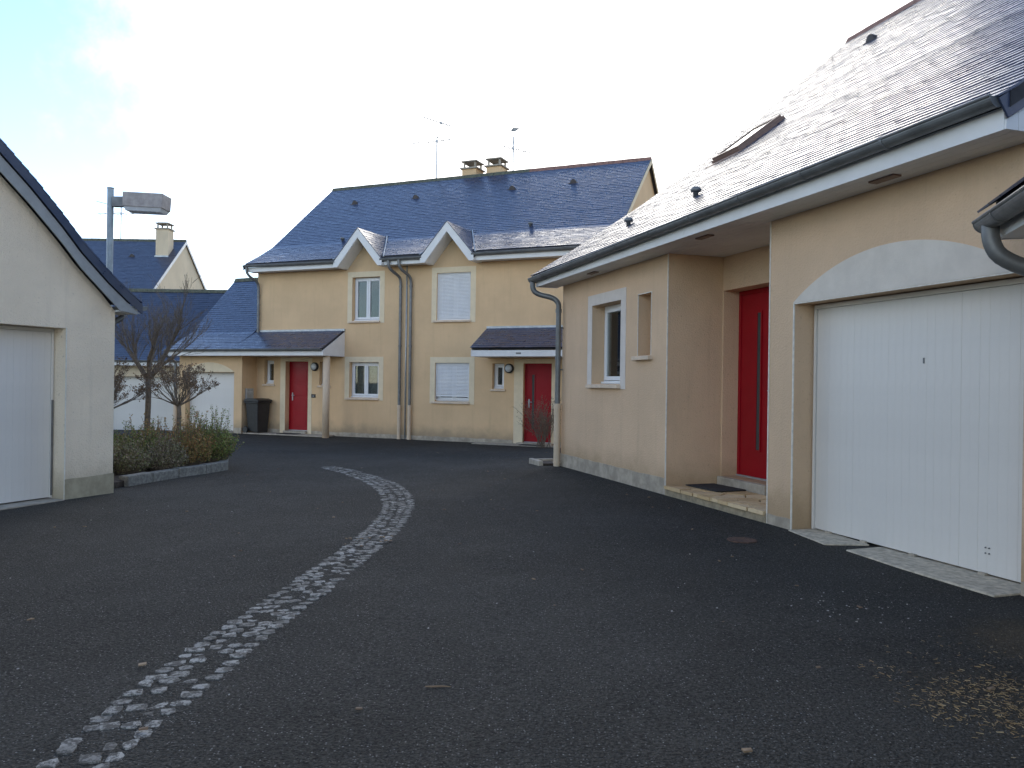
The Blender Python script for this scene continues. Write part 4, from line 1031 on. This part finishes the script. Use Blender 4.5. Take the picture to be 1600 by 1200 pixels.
# ------------------------------------------------------------------ wheelie bin
bp = MHm @ Vector((-4.84, -.36, .03)); e = bpy.data.objects.new('wheelie_bin', None); C.objects.link(e); e.location = bp; e.rotation_euler = (0, 0, R(-23-4)); tag(e, 'dark grey wheelie bin beside the far left red door', 'bin')
m = MB(); bt, tp = (.20, .21, .06), (.25, .27, .93)
m.add([(-bt[0], -bt[1], bt[2]), (bt[0], -bt[1], bt[2]-.05), (bt[0], bt[1], bt[2]-.05), (-bt[0], bt[1], bt[2]), (-tp[0], -tp[1], tp[2]), (tp[0], -tp[1], tp[2]), (tp[0], tp[1], tp[2]), (-tp[0], tp[1], tp[2])], [(0,3,2,1), (4,5,6,7), (0,1,5,4), (1,2,6,5), (2,3,7,6), (3,0,4,7)])
m.box(-.28, .28, -.295, .295, .90, .945); bevel(m.build('bin_body', M['black_plastic'], e), .02, 3)
q = MB(); q.prism([(-.30, .95), (.29, .95), (.31, .965), (.30, 1.0), (.15, 1.045), (-.15, 1.05), (-.30, 1.02)], 'y', -.30, .30); bevel(q.build('lid', M['black_plastic'], e), .012)
MB().tube([(-.33, -.24, .98), (-.33, .24, .98)], .016, 8).box(-.33, -.28, -.25, -.22, .94, .995).box(-.33, -.28, .22, .25, .94, .995).build('handle', M['black_plastic'], e)
MB().tube([(-.24, -.26, .095), (-.24, .26, .095)], .012, 8).build('axle', M['zinc'], e)
for y in (-.27, .27):
    o = MB().tube([(-.24, y-.025, .095), (-.24, y+.025, .095)], .095, 18).build('wheel', M['black_plastic'], e)

# ------------------------------------------------------------------ small things
def mat_on(M_, x0, x1, y0, y1, z, label, rot=0):
    c = M_ @ Vector(((x0+x1)/2, (y0+y1)/2, z)); hx, hy = (x1-x0)/2, (y1-y0)/2
    m = B(-hx, hx, -hy, hy, .0005, .014); o = m.build('doormat', M['rubber_mat']); o.matrix_world = Matrix.Translation(c) @ M_.to_3x3().to_4x4() @ Matrix.Rotation(R(rot), 4, 'Z'); bevel(o, .004); tag(o, label, 'doormat'); return o
mat_on(RHm, 3.70, 4.34, .24, .66, .124, 'black doormat on the crazy-paved porch of the right-hand house', 4)
mat_on(MHm, -4.02, -3.38, -.5, -.14, .031, 'dark doormat in front of the far left red door', 0)
mat_on(MHm, 3.9, 4.55, -.52, -.24, .026, 'dark doormat in front of the far right red door', 0)
cp = RHm @ Vector((-.30, -.22, 0)); e = bpy.data.objects.new('concrete_edging', None); C.objects.link(e); e.location = (cp.x, cp.y, gz(cp.x, cp.y)); e.rotation_euler = (0, 0, R(-72.4)); tag(e, 'small weathered concrete edging block at the foot of the beige downpipe', 'edging')
bevel(B(-.30, .22, -.14, -.06, -.1, .085).build('edging_slab', M['concrete'], e), .012); bevel(B(-.30, -.22, -.06, .3, -.1, .075).build('edging_slab', M['concrete'], e), .012)
B(-.22, .22, -.06, .22, -.1, .04).build('soil_fill', M['soil'], e)
cov_ = MB(); cov_.lathe([(.13, -.01), (.13, .006), (.115, .009), (.02, .010)], 20); o = cov_.build('valve_cover', M['rust'], loc=(2.04, 7.0, gz(2.04, 7.0)+.001)); tag(o, 'small round rusty iron cover set in the asphalt before the porch', 'cover')
tw = MB(); tw.tube([(-.055, .006, .006), (-.02, -.002, .008), (.02, .003, .007), (.06, -.004, .006)], [.003, .0045, .004, .002], 6); o = tw.build('twig', M['leaf_dead'], loc=(-.32, 3.62, gz(-.32, 3.62)), rotz=.1); tag(o, 'short brown twig lying on the asphalt in the foreground', 'twig')

def litter(name, mat, label, pts, size, thin, seed, cat):
    rg = random.Random(seed); m = MB()
    for x, y in pts:
        z = gz(x, y)+.0095; a = rg.uniform(0, 6.283); L = size*rg.uniform(.5, 1.4); W = L*thin*rg.uniform(.7, 1.3); t = L*rg.uniform(-.15, .15)
        u = Vector((math.cos(a), math.sin(a), 0)); v = Vector((-u.y, u.x, 0)); o_ = Vector((x, y, z)); h = Vector((0, 0, min(.006, W*.5)))
        m.val = rg.random()
        P = [o_-u*L/2-v*W/2, o_+u*L/2-v*W*.3, o_+u*L/2+v*W*.3+Vector((0, 0, abs(t))), o_-u*L/2+v*W/2]
        m.add(P+[p+h for p in P], [(0,3,2,1), (4,5,6,7), (0,1,5,4), (1,2,6,5), (2,3,7,6), (3,0,4,7)])
    o = m.build(name, M[mat], kind='stuff'); o['label'] = label; o['category'] = cat; return o
rg = random.Random(21)
def cloud(cx, cy, sx, sy, n): return [(rg.gauss(cx, sx), rg.gauss(cy, sy)) for _ in range(n)]
def inside_yard(p):
    l = RHm.inverted() @ Vector((p[0], p[1], 0)); k = MHm.inverted() @ Vector((p[0], p[1], 0)); g_ = LGm.inverted() @ Vector((p[0], p[1], 0))
    return not (-.1 < l.x < 9 and l.y > -.3) and k.y < -.75 and not (g_.y > -.15 and g_.x < .3) and not (p[0] < -4.4 and p[1] > 10.3) and (NGm.inverted() @ Vector((p[0], p[1], 0))).y < -.05
litter('straw_litter', 'straw', 'pale straw and wood chips scattered on the asphalt at lower right', [p for p in [q for _ in range(26) for q in cloud(rg.gauss(2.14, .17), rg.gauss(3.42, .2), .07, .07, 30)]+cloud(2.2, 4.0, .14, .12, 30)+cloud(2.5, 3.9, .25, .3, 60) if inside_yard(p)], .020, .13, 2, 'straw')
litter('stone_chips', 'chip', 'tiny pale stone chips scattered over the dark asphalt', [p for p in [(rg.uniform(-5, 4), 2.2+20*rg.random()**1.6) for _ in range(190)]+cloud(2.2, 4.85, .24, .17, 45)+cloud(1.6, 5.2, .7, .6, 25) if inside_yard(p)], .008, .7, 3, 'gravel')
litter('leaf_litter', 'leaf_dead', 'a few dry brown leaves lying about the courtyard', [p for p in [(rg.uniform(-4.5, 3.5), 2.5+17*rg.random()**1.3) for _ in range(80)]+cloud(-1.2, 7.0, .12, .15, 14)+cloud(1.9, 10.2, .25, .5, 12) if inside_yard(p)], .026, .55, 4, 'leaves')
